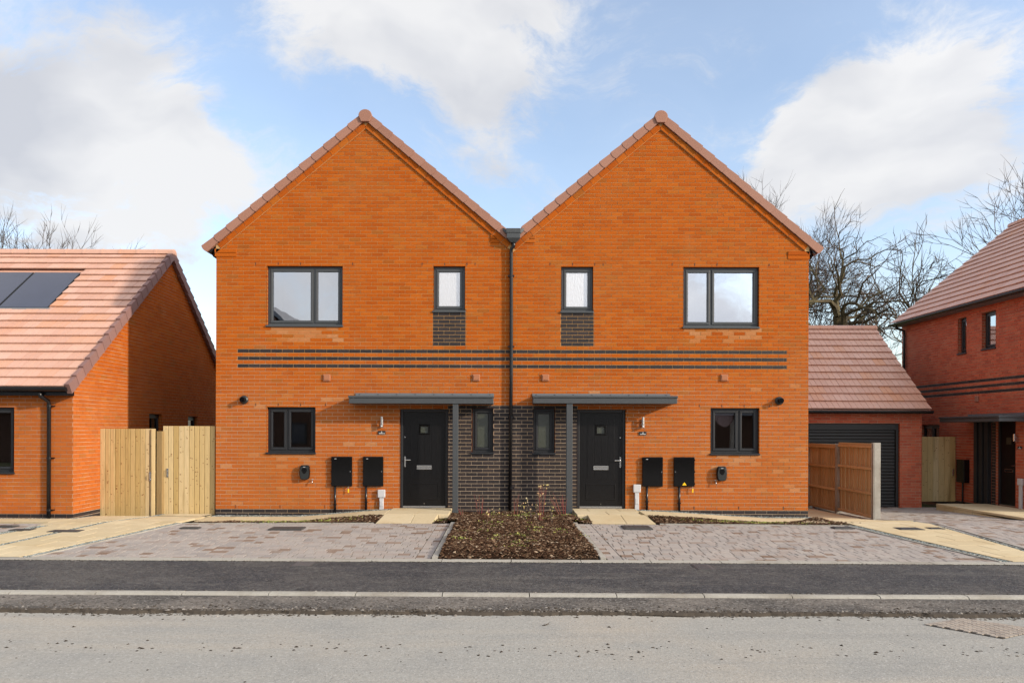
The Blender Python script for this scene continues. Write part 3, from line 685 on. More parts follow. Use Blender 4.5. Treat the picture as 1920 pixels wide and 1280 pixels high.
# slab paths
pa = [(-6.74, .02), (-5.80, .02), (-5.80, -1.9), (-6.44, ye(-6.4)), (-7.36, ye(-7.4))]
b1 = [(-7.98, -.38), (-6.90, -.38), (-7.14, -2.3), (-7.98, -2.3)]; b2 = [(-7.74, -2.3), (-7.14, -2.3), (-7.50, ye(-7.5)), (-8.34, ye(-8.4))]; b3 = [(-14, -1.92), (-8.0, -1.92), (-8.0, -1.14), (-14, -1.14)]
c1 = [(6.30, 4.6), (7.95, 4.6), (7.75, -1.1), (6.24, -1.1)]; c2 = [(6.24, -1.1), (7.73, -1.1), (7.40, ye(7.4)), (6.76, ye(6.8)), (6.24, -2.0)]
for nm, pls, sd_ in (('side_path', [pa], 5), ('bungalow_path', [b1, b2, b3], 8), ('right_side_path', [c1, c2], 11)):
    root = None
    for i, pl in enumerate(pls):
        s = sheet(nm if i == 0 else nm + '_bed', pl, 'sand', .006, **({'kind': 'structure'} if i == 0 else {'parent': root, 'kind': 'stuff'}))
        if i == 0: root = s
        ang = {5: -.13, 8: (-.1, -.1, 0)[i] if sd_ == 8 else 0, 11: (0.02, .12)[i] if sd_ == 11 and i < 2 else 0}[sd_]
        pave(root, 'paving_slab', pl, ang, .45, [.6], 'slab', .012, .04, .012, seed=sd_ + i, jitter=.0008)
# raised paths to the two front doors
def ramp(x0, x1, z0=0.0, z1=.14):
    def f(x, y):
        t = max(0, min(1, (x - x0) / (x1 - x0))); t = t * t * (3 - 2 * t) * .5 + t * .5
        return z0 + (z1 - z0) * t
    return f
xw = lambda px, py=960: F(px, py).x
zl = ramp(xw(556), xw(738)); zr = ramp(xw(1440), xw(1188))
def door_path(nm, xa, xb, xd0, xd1, zf, seed):
    lo, hi = min(xa, xb), max(xa, xb)
    pl = [(lo, -1.12), (hi, -1.12), (hi, -.36), (lo, -.36)]
    root = sheet(nm, pl, 'sand', -.012, zf=zf, kind='structure')
    pave(root, 'paving_slab', pl, 0, .76, [.6], 'slab', .004, .10, .008, seed=seed, zf=zf, jitter=.001)
    land = [(xd0, -1.12), (xd1, -1.12), (xd1, -.01), (xd0, -.01)]
    pave(root, 'paving_slab', land, 0, .56, [.6], 'slab', .004, .05, .008, seed=seed + 1, zf=lambda x, y: .14, jitter=.001)
    side = MB(); side.box(xd0 + .01, xd1 - .01, -1.11, -.02, -.06, .092, skip=()); side.obj('landing_base', M['brickside'] if False else M['slab'], root)
    sx = (xd1 if nm[0] == 'l' else xd0)
    inner = (xd0, xd1 - .19) if nm[0] == 'l' else (xd0 + .19, xd1)
    rp = [(inner[0] - (.05 if nm[0] == 'l' else 0), -1.85), (inner[1] - (.06 if nm[0] == 'l' else -.0) + (0 if nm[0] == 'l' else .06), -1.85), (inner[1], -1.125), (inner[0], -1.125)]
    zq = lambda x, y: .14 + (.062 - .14) * max(0, min(1, (-1.12 - y) / .73))
    pave(root, 'paving_slab', rp, 0, .74, [.62], 'slab', .004, .10, .008, seed=seed + 2, zf=zq, jitter=.0005)
    # two exposed bricks at the step beside the ramp
    bx = (xd1 - .19, xd1) if nm[0] == 'l' else (xd0, xd0 + .19)
    b = MB(); b.box(bx[0] + .005, bx[1] - .0, -1.14, -1.105, .07, .125); b.box(bx[0] + .005, bx[1], -1.14, -1.105, -.01, .062); b.obj('step_brick', M['timber'] if False else M['slab'], root, bevel=.004)
LX0, LX1 = xw(737), xw(848); RX0, RX1 = xw(1072), xw(1190)
door_path('left_door_path', -5.74, LX0 - .005, LX0, LX1, zl, 31)
door_path('right_door_path', RX1 + .005, 6.20, RX0, RX1, zr, 41)
# mulched beds
def bed(nm, polys, n, seed, zf=None, weeds=14, size=.028, lift=.01):
    zf0 = zf or zg; rg = random.Random(seed)
    yf_ = min(q[1] for p_ in polys for q in p_); hb = .055 if nm == 'centre_bed' else .004
    hump = lambda x, y: zf0(x, y) + max(0, min(1, (y - yf_) / .25)) * (hb + .012 * math.sin(x * 3.1 + y * 2) + .009 * math.sin(x * 7.3 - y * 5.1)) * (1 if hb > .01 else .5)
    root = None
    for i, pl in enumerate(polys):
        s = sheet(nm if i == 0 else nm + '_soil', pl, 'soil', lift, step=.12, zf=hump, **({'kind': 'structure'} if i == 0 else {'parent': root, 'kind': 'stuff'}))
        if i == 0: root = s
    ch = MB(); tot = sum(area(ccw(p)) for p in polys)
    for pl in polys: scatter_chips(ch, pl, int(n * area(ccw(pl)) / tot), size, lift + .008, rg, zf=hump)
    ch.obj('bark_mulch', M['mulch'], root, kind='stuff')
    lv = MB()
    for k in range(weeds):
        pl = rg.choice(polys); pts = ccw(pl); w = [rg.random() ** 1.5 for _ in pts]; sw_ = sum(w)
        cx = sum(p[0] * q for p, q in zip(pts, w)) / sw_; cy = sum(p[1] * q for p, q in zip(pts, w)) / sw_; sp = rg.uniform(.03, .10)
        for j in range(rg.randint(14, 42)):
            x = cx + rg.gauss(0, sp); y = cy + rg.gauss(0, sp * .6); z = hump(x, y) + lift; an = rg.uniform(0, 6.28); L = rg.uniform(.02, .055); wd = L * rg.uniform(.1, .3)
            dx, dy = math.cos(an), math.sin(an); t = Vector((x + dx * L * .6, y + dy * L * .6, z + L * rg.uniform(.5, 1.0))); b = len(lv.v)
            lv.v += [(x, y, z), (x + dx * L * .3 - dy * wd, y + dy * L * .3 + dx * wd, z + L * .45), tuple(t), (x + dx * L * .3 + dy * wd, y + dy * L * .3 - dx * wd, z + L * .45)]; lv.face([b, b + 1, b + 2, b + 3], rg.random())
    if lv.f: lv.obj('weeds', M['leaf'], root, kind='stuff')
    return root
cb0 = [(LX1 + .02, -.03), (RX0 - .02, -.03), (RX0 - .02, -1.86), (LX1 + .02, -1.86)]
cb1 = [(xl_bed(-1.86) + .0, -1.86), (xr_bed(-1.86), -1.86), (xr_bed(ye(0)) - .0, ye(0)), (xl_bed(ye(0)) + .0, ye(0))]
cb1i = [(cb1[0][0] + .06, cb1[0][1]), (cb1[1][0] - .06, cb1[1][1]), (cb1[2][0] - .06, cb1[2][1]), (cb1[3][0] + .06, cb1[3][1])]
bed('centre_bed', [cb1i, cb0], 19000, 50, weeds=46, lift=.004)
def bedz(x, y, zp):
    t = max(0, min(1, (y + 1.88) / .72)); return (zg(x, y)) * (1 - t) + (zp(x, y) - .012) * t
bed('left_bed', [[(-5.5, -1.95), (-3.5, -1.9), (LX0 - .06, -1.86), (LX0 - .02, -1.17), (-5.1, -1.17)]], 3600, 51, weeds=40, lift=.0, zf=lambda x, y: bedz(x, y, zl))
bed('right_bed', [[(RX1 + .10, -1.86), (6.0, -2.0), (6.15, -1.6), (6.1, -1.17), (RX1 + .03, -1.17)]], 4200, 52, weeds=60, lift=.0, zf=lambda x, y: bedz(x, y, zr))
bed('left_step_bed', [[(LX1 - .2, -1.86), (LX1 + .02, -1.86), (LX1 + .02, -1.15), (LX1 - .19, -1.15)]], 250, 53, weeds=4, lift=.01)
bed('right_step_bed', [[(RX0 - .02, -1.86), (RX0 + .2, -1.86), (RX0 + .19, -1.15), (RX0 - .02, -1.15)]], 250, 54, weeds=4, lift=.01)
mb = MB(); rg = random.Random(8)                                  # the heap of mulch at the right end
for i in range(900):
    x = 5.75 + rg.gauss(0, .22); y = -1.5 + rg.gauss(0, .12); h = .09 * math.exp(-((x - 5.75) / .25) ** 2 - ((y + 1.5) / .15) ** 2)
    clod(mb, x, y, zg(x, y) + .01 + h, rg.uniform(.012, .03), rg, .5)
mb.obj('mulch_heap', M['mulch'], kind='stuff')
# gravel margins
def gravel(nm, a, b, w, n, seed, zf=None, size=.013, lift=-.002):
    dx, dy = b[0] - a[0], b[1] - a[1]; L = math.hypot(dx, dy); nx_, ny_ = -dy / L * w / 2, dx / L * w / 2
    pl = [(a[0] + nx_, a[1] + ny_), (a[0] - nx_, a[1] - ny_), (b[0] - nx_, b[1] - ny_), (b[0] + nx_, b[1] + ny_)]
    s = sheet(nm, pl, 'dirt', lift, zf=zf, kind='structure', step=.4)
    mb = MB(); scatter_chips(mb, pl, n, size, lift + .004, random.Random(seed), flat=.5, zf=zf); mb.obj('gravel', M['gravel'], s, kind='stuff')
gravel('gravel_strip', (-5.68, -1.9), (-6.37, ye(-6.4)), .10, 2600, 61)
gravel('gravel_strip', (-6.80, .0), (-7.43, ye(-7.4)), .10, 2800, 62)
gravel('gravel_strip', (-7.82, -2.1), (-8.42, ye(-8.4)), .13, 2400, 63)
gravel('gravel_strip', (6.14, -2.0), (6.68, ye(6.7)), .13, 3000, 64)
gravel('gravel_strip', (8.02, 4.6), (7.47, ye(7.5)), .11, 3600, 65)
gravel('gravel_strip', (-5.74, -.20), (LX0, -.20), .34, 3000, 66, zf=lambda x, y: zl(x, y) - .012)
gravel('gravel_strip', (RX1, -.20), (6.22, -.20), .34, 3200, 67, zf=lambda x, y: zr(x, y) - .012)
gravel('gravel_strip', (-14, -1.07), (-8.0, -1.07), .12, 1500, 68)
gravel('gravel_strip', (-8.02, -1.1), (-8.02, -.4), .10, 500, 69)
gravel('gravel_strip', (11.2, 4.3), (12.3, 4.3), .3, 600, 70)
# thin concrete edgings of the beds and drives
def edging(nm, a, b, w=.05, h=.035):
    mb = MB(); dx, dy = b[0] - a[0], b[1] - a[1]; L = math.hypot(dx, dy); ux, uy = dx / L, dy / L; nx_, ny_ = -uy * w / 2, ux * w / 2; n = max(1, round(L / .915))
    root = None
    for k in range(n):
        s0, s1 = L * k / n + .002, L * (k + 1) / n - .002; p = [(a[0] + ux * s, a[1] + uy * s) for s in (s0, s1)]; z = [zg(*q) for q in p]; m_ = MB()
        m_.hexa([(p[0][0] + nx_, p[0][1] + ny_, z[0] - .08), (p[0][0] - nx_, p[0][1] - ny_, z[0] - .08), (p[1][0] - nx_, p[1][1] - ny_, z[1] - .08), (p[1][0] + nx_, p[1][1] + ny_, z[1] - .08),
                 (p[0][0] + nx_, p[0][1] + ny_, z[0] + h), (p[0][0] - nx_, p[0][1] - ny_, z[0] + h), (p[1][0] - nx_, p[1][1] - ny_, z[1] + h), (p[1][0] + nx_, p[1][1] + ny_, z[1] + h)], r=0)
        if root is None: root = m_.obj(nm, M['conc'], kind='structure')
        else: m_.obj('edging_stone', M['conc'], root)
edging('bed_edging', (xl_bed(-1.86), -1.86), (xl_bed(ye(0)), ye(0) + .01), .075, .03)
edging('bed_edging', (xr_bed(-1.86), -1.86), (xr_bed(ye(0)), ye(0) + .01), .075, .03)
edging('drive_edging', (-5.62, -1.93), (-6.29, ye(-6.3)), .03, .012)
edging('drive_edging', (6.06, -1.98), (6.60, ye(6.6)), .03, .012)
edging('drive_edging', (LX0 - .08, -1.87), (-5.62, -1.96), .025, .014)
edging('drive_edging', (RX1 + .12, -1.87), (6.06, -2.01), .025, .014)
edging('drive_edging', (8.09, 1.0), (7.53, ye(7.5)), .025, .014)

# access covers
def cover(px0, px1, py0, py1, lab, mt_='iron', ribs=6, dz=0):
    a, b = G(px0, (py0 + py1) / 2), G(px1, (py0 + py1) / 2); w = (b.x - a.x); yb_, yf = G((px0 + px1) / 2, py0).y, G((px0 + px1) / 2, py1).y
    cx = (a.x + b.x) / 2; cy = (yb_ + yf) / 2; z = zg(cx, cy) + .024 + dz
    t = thing('access_cover', (cx, cy, z), lab, 'drain cover'); mb = MB(); d = (yb_ - yf) / 2; w = w / 2 * .92
    mb.box(cx - w, cx + w, cy - d, cy + d, z - .05, z - .004, r=0); mb.obj('frame', M['iron'], t)
    mb = MB(); mb.box(cx - w + .02, cx + w - .02, cy - d + .02, cy + d - .02, z - .004, z, r=0)
    for k in range(ribs):
        x = cx - w + .05 + (2 * w - .1) * k / (ribs - 1); mb.box(x - .008, x + .008, cy - d + .04, cy + d - .04, z, z + .003, r=0)
    mb.obj('lid', M[mt_], t)
cover(505, 572, 988.5, 994, 'dark rectangular drain cover at the back of the left drive')
cover(338, 376, 989, 991.5, 'thin dark channel cover at the far left corner of the left drive')
cover(1165, 1222, 986, 993, 'dark drain cover on the right drive in front of the right door path')
cover(1560, 1600, 988.5, 991.5, 'thin dark channel cover at the back right corner of the right drive')
cover(1680, 1728, 990, 994.5, 'dark drain cover across the buff path right of the houses')
cover(1738, 1768, 990, 993, 'thin dark cover just right of the buff path on the garage drive')
cover(92, 155, 994.5, 998.5, 'dark drain cover on the buff path in front of the bungalow corner')
cover(-5, 32, 986, 989, 'dark cover close to the bungalow wall at the left edge')
cover(20, 64, 992.5, 995.5, 'dark cover between bungalow wall and its block drive')
M['steel'] = mat('worn_steel_lid', (.085, .085, .09), .6, grain=(30, .3))
cover(548, 590, 1051.5, 1061.5, 'square grey chamber cover in the footway before the left drive', 'steel', dz=-.022)
cover(1300, 1338, 1057, 1067, 'square grey chamber cover in the footway before the right drive', 'steel', dz=-.022)
# large block-patterned chamber in the road
p = [G(1732, 1171, -.05), G(1803, 1160, -.05), G(1955, 1181, -.05), G(1881, 1197.5, -.05)]; z = -.046
ctr = sum(p, Vector()) / 4; t = thing('road_cover', (ctr.x, ctr.y, z), 'large dusty square block-filled chamber cover set askew in the road', 'manhole cover')
mb = MB(); mb.v = [(q.x, q.y, z - .001) for q in p]; mb.face([0, 1, 2, 3]); mb.obj('frame', M['dirt'], t)
rg = random.Random(4); NR, NC = 9, 12
def bil(u, v): return (p[0] * (1 - u) + p[3] * u) * (1 - v) + (p[1] * (1 - u) + p[2] * u) * v
for i in range(NC):
    for j in range(NR):
        u0, u1, v0, v1 = (i + .07) / NC, (i + .93) / NC, (j + .07) / NR, (j + .93) / NR
        if i % 2: v0 += .5 / NR; v1 += .5 / NR
        v1 = min(v1, .995)
        if v1 - v0 < .02: continue
        q = [bil(u0, v0), bil(u1, v0), bil(u1, v1), bil(u0, v1)]; q = q if area([(k.x, k.y) for k in q]) > 0 else q[::-1]
        h = z + .006 + rg.uniform(0, .002); b = MB(); b.hexa([(k.x, k.y, z - .01) for k in q] + [(k.x, k.y, h) for k in q], r=0); b.obj('cover_block', M['roadblock'], t)

# ================================================================ HOUSES
Z0 = -.03
TAN = .835; ANG = math.atan(TAN)
def tmat(x, y, z, ax, ay, az): return Matrix(((ax[0], ay[0], az[0], x), (ax[1], ay[1], az[1], y), (ax[2], ay[2], az[2], z), (0, 0, 0, 1)))
def place(name, me, parent, ax, ay, az, loc):
    o = bpy.data.objects.new(name, me); C.objects.link(o); o.parent = parent; o.matrix_parent_inverse = inv(parent)
    o.rotation_euler = Matrix((ax, ay, az)).transposed().to_euler(); o.location = loc; return o
fr0 = Fr((0, 0, 0), 0)
def ft(txt, size, depth=.002):
    cu = bpy.data.curves.new('t', 'FONT'); cu.body = txt; cu.size = size; cu.extrude = depth; cu.align_x = 'CENTER'; cu.align_y = 'CENTER'
    o = bpy.data.objects.new('t', cu); me = bpy.data.meshes.new_from_object(o); bpy.data.objects.remove(o); bpy.data.curves.remove(cu); return me
def text_obj(txt, size, matname, parent, pos, rotz=0, name='number'):
    me = ft(txt, size); me.materials.clear(); me.materials.append(M[matname]); o = link(name, me, parent); o.rotation_euler = (math.pi / 2, 0, rotz); o.location = pos; return o

vt = MB()                                                          # one verge tile, seen edge-on
LG = .312
def verge_mesh(th=.165, ln=.35, y0=-.075, y1=.20, curve=True, back=False):
    mb = MB(); prof = []
    for k in range(6):
        a = k / 5; prof.append((.0 - .022 * math.sin(a * math.pi), a * th)) if curve else prof.append((0, a * th))
    prof += [(ln, th - .028), (ln, .0)]
    mb.prism([(q[0], y1, q[1]) for q in prof], (0, 0, 0), (0, y0 - y1, 0), r=0); mb.v = [(v[0], v[1] + ((.010 * v[0] / ln if v[1] < 0 else 0) if not back else (-.010 * v[0] / ln if v[1] > 0 else 0)), v[2]) for v in mb.v]; return mb.mesh('verge_tile', M['verge'])
VM = verge_mesh(); VM2 = verge_mesh(back=True)
def main_house(side, xl, xr, apx, holes, label):
    """gable-fronted brick house; apx: pixel of the underside of the tiles at the ridge"""
    A = F(*apx); zl_ = A.z - (A.x - xl) * TAN; zr_ = A.z - (xr - A.x) * TAN
    H = thing('brick_house', ((xl + xr) / 2, 0, 0), label, 'house', 'gable-fronted brick houses of the semi-detached pair')
    def ul(z): return (max(xl, A.x - (A.z - z) / TAN), min(xr, A.x + (A.z - z) / TAN))
    core = MB(); core_face(core, fr0, Z0 - .1, [Z0 - .1, min(zl_, zr_), max(zl_, zr_), A.z - .01], ul, holes, depth=.11)
    # sides, back and floor of the shell
    n = len(core.v); DEP = 8.6
    for a, b in (((xl, zl_), (xl, Z0 - .1)), ((xr, Z0 - .1), (xr, zr_))):
        n = len(core.v); core.v += [(a[0], 0, a[1]), (b[0], 0, b[1]), (b[0], DEP, b[1]), (a[0], DEP, a[1])]; core.face([n, n + 1, n + 2, n + 3], 0, 1)
    n = len(core.v); core.v += [(xr, DEP, Z0 - .1), (xl, DEP, Z0 - .1), (xl, DEP, zl_), (A.x, DEP, A.z), (xr, DEP, zr_)]; core.face([n, n + 1, n + 2, n + 3, n + 4], 0, 1)
    wall = core.obj('wall', [M['mortar'], M['brickside']], H)
    pan = [p for p in PANELS]
    def kinds(u, z, r):
        if z < .12: return 'dark_brick'
        if r in (44, 42, 40) and BAND[0] < u < BAND[1]: return 'dark_brick'
        for (a, b, c, d) in PANELS:
            if a < u < b and c < z < d: return 'dark_brick'
        for (a, b, c, d) in (holes[0], holes[2]):       # salts washed down below the sills
            dz = c - z
            if 0 < dz < .36 and a + .05 < u < b - .05 and rng.random() < .95 - dz * 2.2: return 'pale_brick'
        if z < 2.4 + .5 * math.sin(u * 1.3) and rng.random() < .025: return 'pale_brick'
        return 'brick'
    vb = .115 / math.cos(ANG)
    def ul2(z): a, b = ul(z); return (a if a <= xl else a + .03, b if b >= xr else b - .03)
    extra = [(BAND[0], BAND[0] + 0, 0, 0)]
    brick_face(wall, fr0, Z0, A.z - .02, ul2, holes, kinds, off=0.085)
    # raking course under the tiles, laid on the slope
    for s in (-1, 1):
        xe = xl if s < 0 else xr; L = abs(A.x - xe) / math.cos(ANG); n = int(L / .225)
        for k in range(n + 1):
            d = .06 + (k + .5) * .225; w = .215
            if d + .1 > L: w = max(.05, (L - (d - .1075))); d = d - .1075 + w / 2
            if d - w / 2 > L - .04: continue
            cx = A.x + s * d * math.cos(ANG) - s * math.sin(ANG) * .058; cz = A.z - d * math.sin(ANG) - math.cos(ANG) * .058
            o = bpy.data.objects.new('verge_brick', unit('brick')); C.objects.link(o); o.parent = wall; o.location = (cx, 0, cz); o.rotation_euler = (0, s * ANG, 0); o.scale = (w, .034, .105)
    mbm = MB()
    for s in (-1, 1):
        xe = xl if s < 0 else xr; q = [(A.x, 0, A.z), (xe, 0, A.z - abs(A.x - xe) * TAN), (xe, 0, A.z - abs(A.x - xe) * TAN - vb * 1.0), (A.x, 0, A.z - vb)]
        mbm.prism(q, (0, -.026, 0), (0, .03, 0), r=0)
    mbm.obj('verge_mortar', M['mortar'], wall)
    # corbelled kneelers
    for (u0, u1, z0_, z1_) in KNEEL[side]:
        zz = z0_; k = MB(); fr0.box(k, u0, u1, 0, .017, z0_, z0_ + .072); k.obj('kneeler_brick', M['brick'], wall, bevel=.003)
        k = MB(); fr0.box(k, u0, u1, 0, .026, z0_ + .078, z1_); k.obj('kneeler_brick', M['brick'], wall, bevel=.003)
    # roof
    rf = MB(); TH = .165
    for s in (-1, 1):
        xe = (xl - .16 if s < 0 else xr + .16) if (s < 0) == (side == 'L') else (xl + .10 if s < 0 else xr - .10); L = abs(A.x - xe) / math.cos(ANG); c, sn = math.cos(ANG), math.sin(ANG); nrow = 13; g = L / nrow
        ex = Vector((s * -c, 0, sn)); ez = Vector((s * sn, 0, c))       # ex runs up the slope
        e0 = Vector((xe, 0, A.z - abs(A.x - xe) * TAN))
        me = VM if s < 0 else VM2
        for k in range(nrow):
            q = e0 + ex * (g * k - .01)
            o = bpy.data.objects.new('verge_tile', me); C.objects.link(o); o.parent = H; o.matrix_parent_inverse = inv(H)
            ey = Vector((0, 1, 0)) if s < 0 else Vector((0, -1, 0))
            # mirrored tiles keep a right-handed frame
            if s < 0: o.rotation_euler = (0, -ANG - .03, 0); o.location = q
            else: o.rotation_euler = (0, -ANG - .03, math.pi); o.location = q + Vector((0, .125, 0))
        for k in range(nrow):
            a = e0 + ex * (g * k); b = e0 + ex * (g * (k + 1.08)); t0, t1 = TH - .01, TH - .04
            pts = [a, b, b + ez * t1, a + ez * t0]; rf.prism([tuple(x) for x in pts], (0, .19, 0), (0, DEP - .1, 0), r=rng.random())
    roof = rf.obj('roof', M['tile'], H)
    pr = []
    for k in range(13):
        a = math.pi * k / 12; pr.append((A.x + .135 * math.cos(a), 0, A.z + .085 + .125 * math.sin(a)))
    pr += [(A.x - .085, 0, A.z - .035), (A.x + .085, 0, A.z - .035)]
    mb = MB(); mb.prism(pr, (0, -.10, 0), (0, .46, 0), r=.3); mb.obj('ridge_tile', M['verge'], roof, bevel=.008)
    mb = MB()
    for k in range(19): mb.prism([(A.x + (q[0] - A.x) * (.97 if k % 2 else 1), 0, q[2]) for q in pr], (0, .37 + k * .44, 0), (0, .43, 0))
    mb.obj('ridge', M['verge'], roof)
    # eaves gutter at the outer side, seen end-on
    s = -1 if side == 'L' else 1; xe = xl if s < 0 else xr; ze = A.z - abs(A.x - xe) * TAN
    mb = MB(); gp = []
    for k in range(9):
        a = math.pi * k / 8; gp.append((xe + s * .125 + .062 * math.cos(a), 0, ze - .075 - .06 * math.sin(a)))
    mb.prism(gp + [(gp[-1][0] + .012, 0, gp[-1][2] + .01), (gp[0][0] - .012, 0, gp[0][2] + .01)], (0, -.03, 0), (0, DEP, 0), r=0); mb.obj('gutter', M['pipe'], H)
    mb = MB(); mb.box(min(xe, xe + s * .06), max(xe, xe + s * .06), .03, DEP, ze - .14, ze + .05); mb.obj('fascia', M['pipe'], H)
    mb = MB(); mb.tube([(xe + s * .12, .12, ze - .13), (xe + s * .10, .16, ze - .17), (xe + s * .0, .5, ze - .24), (xe + s * .045, 7.5, ze - .3), (xe + s * .045, 7.6, 0.0)], .03, 10, r=0); mb.obj('side_downpipe', M['pipe'], H, smooth=False)
    return H, wall

def R2(px0, px1, py0, py1):                      # an opening of the facade given by its edges in the photograph
    a, b = F(px0, py0), F(px1, py1); return (a.x, b.x, b.z, a.z)
XM = F(957.5, 700).x; XA = F(405, 720).x; XB = F(1515.5, 720).x
wLb, wLs, wLl, wLside = R2(501, 642.5, 498.5, 610), R2(813, 872, 499, 583), R2(501, 591.5, 762.5, 848), R2(885, 925, 764.5, 848)
wRb, wRs, wRl, wRside = R2(1281.5, 1423, 500.5, 613), R2(1052.5, 1112, 500, 584), R2(1332.5, 1423.5, 764.5, 850), R2(999.5, 1040.5, 765.5, 849)
dL, dR = R2(750, 840, 766.5, 953), R2(1082, 1172.5, 767.5, 954)
dL = (dL[0], dL[1], .13, dL[3]); dR = (dR[0], dR[1], .13, dR[3])
BAND = (F(445, 670).x, F(1475, 670).x)
ptop = F(850, 762).z
PANELS = [(dL[1] - .01, dR[0] + .01, -1, ptop), (wLs[0] - .01, wLs[1] + .01, F(840, 651).z, wLs[2] + .05), (wRs[0] - .01, wRs[1] + .01, F(1080, 652).z, wRs[2] + .05)]
k1, k2, k3, k4 = F(405, 481), F(443.5, 481), F(920, 455), F(1003, 455); k5, k6 = F(1477, 486), F(1515.5, 486)
SPLITS[:] = [(p[0], p[1], p[2], p[3]) for p in PANELS] + [(BAND[0], BAND[1], 3.0 - .03 + r * .15 - .01 + .0, 3.0 - .03 + r * .15 + .07) for r in range(3)]
KNEEL = {'L': [(k1.x - .02, k2.x, k1.z, k1.z + .155), (k3.x, XM, k3.z, k3.z + .15)], 'R': [(XM, k4.x, k3.z, k3.z + .15), (k5.x, k6.x + .02, k5.z, k5.z + .155)]}
HL, WL = main_house('L', XA, XM, (686, 228), [wLb, wLs, wLl, wLside, dL], 'left gable-fronted orange brick house of the semi-detached pair, with timber gates beside it')
HR, WR = main_house('R', XM, XB, (1238, 230), [wRb, wRs, wRl, wRside, dR], 'right gable-fronted orange brick house of the semi-detached pair, garage and fence beside it')
window(HL, fr0, *wLb, [.615]); window(HL, fr0, *wLs, [], gl='frost'); window(HL, fr0, *wLl, [.405], gl='glasslow', fm='anth'); window(HL, fr0, *wLside, [], gl='frostdark', fm='anth')
window(HR, fr0, *wRb, [.37]); window(HR, fr0, *wRs, [], gl='frost'); wRw = window(HR, fr0, *wRl, [.585], gl='glasslow', fm='anth'); window(HR, fr0, *wRside, [], gl='frostdark', fm='anth')
# festoon blind and a pale reveal inside the lower right window
u0, u1, z0, z1 = wRl
mb = MB(); nn = 14
for j in range(3):
    for k in range(nn):
        a, b = k / nn, (k + 1) / nn; xa_, xb_ = u0 + .09 + (u1 - u0 - .5) * a, u0 + .09 + (u1 - u0 - .5) * b
        da, db_ = .04 + .16 * math.sin(a * math.pi) ** .6, .04 + .16 * math.sin(b * math.pi) ** .6; n = len(mb.v); y = .20 + .03 * j
        mb.v += [(xa_, y, z1), (xb_, y, z1), (xb_, y - .02, z1 - db_ * (1 + .45 * (2 - j))), (xa_, y - .02, z1 - da * (1 + .45 * (2 - j)))]; mb.face([n, n + 1, n + 2, n + 3])
mb.obj('blind', M['blind'], wRw)
mb = MB(); mb.box(u0 + .50, u0 + .64, .35, .40, z0 - .3, z1 - .22); mb.obj('curtain', M['paleroom'], wRw)
for wl_ in (WL, WR):
    mb = MB()
    for (u, z) in ([(x, z_) for (a, b, c, d) in ((wLb, wLs, wLl) if wl_ is WL else (wRb, wRs, wRl)) for x in (a - .23, a + .225, a + .675, b + .2) for z_ in (d + .045,) if x < b + .25] +
                   [(XA + .4 + .9 * k, .165) for k in range(3)] * (wl_ is WL) + [(XB - .5 - .9 * k, .165) for k in range(3)] * (wl_ is WR)):
        mb.box(u - .005, u + .005, -.0075, .0, z - .030, z + .030)
    mb.obj('weep_vents', M['anth'], wl_)
    for px in ((613, 893) if wl_ is WL else (1022.5, 1357.5)):
        c = F(px, 708); b = MB(); b.box(c.x - .075, c.x + .075, -.035, 0, c.z - .07, c.z + .07, r=.1); o = b.obj('vent_cover', M['vent'], wl_, bevel=.012)
        b = MB(); b.box(c.x - .05, c.x + .05, -.042, -.03, c.z - .045, c.z + .045, r=.9); b.obj('vent_hood', M['verge'], wl_, bevel=.004) if False else b.obj('vent_hood', M['vent'], wl_)

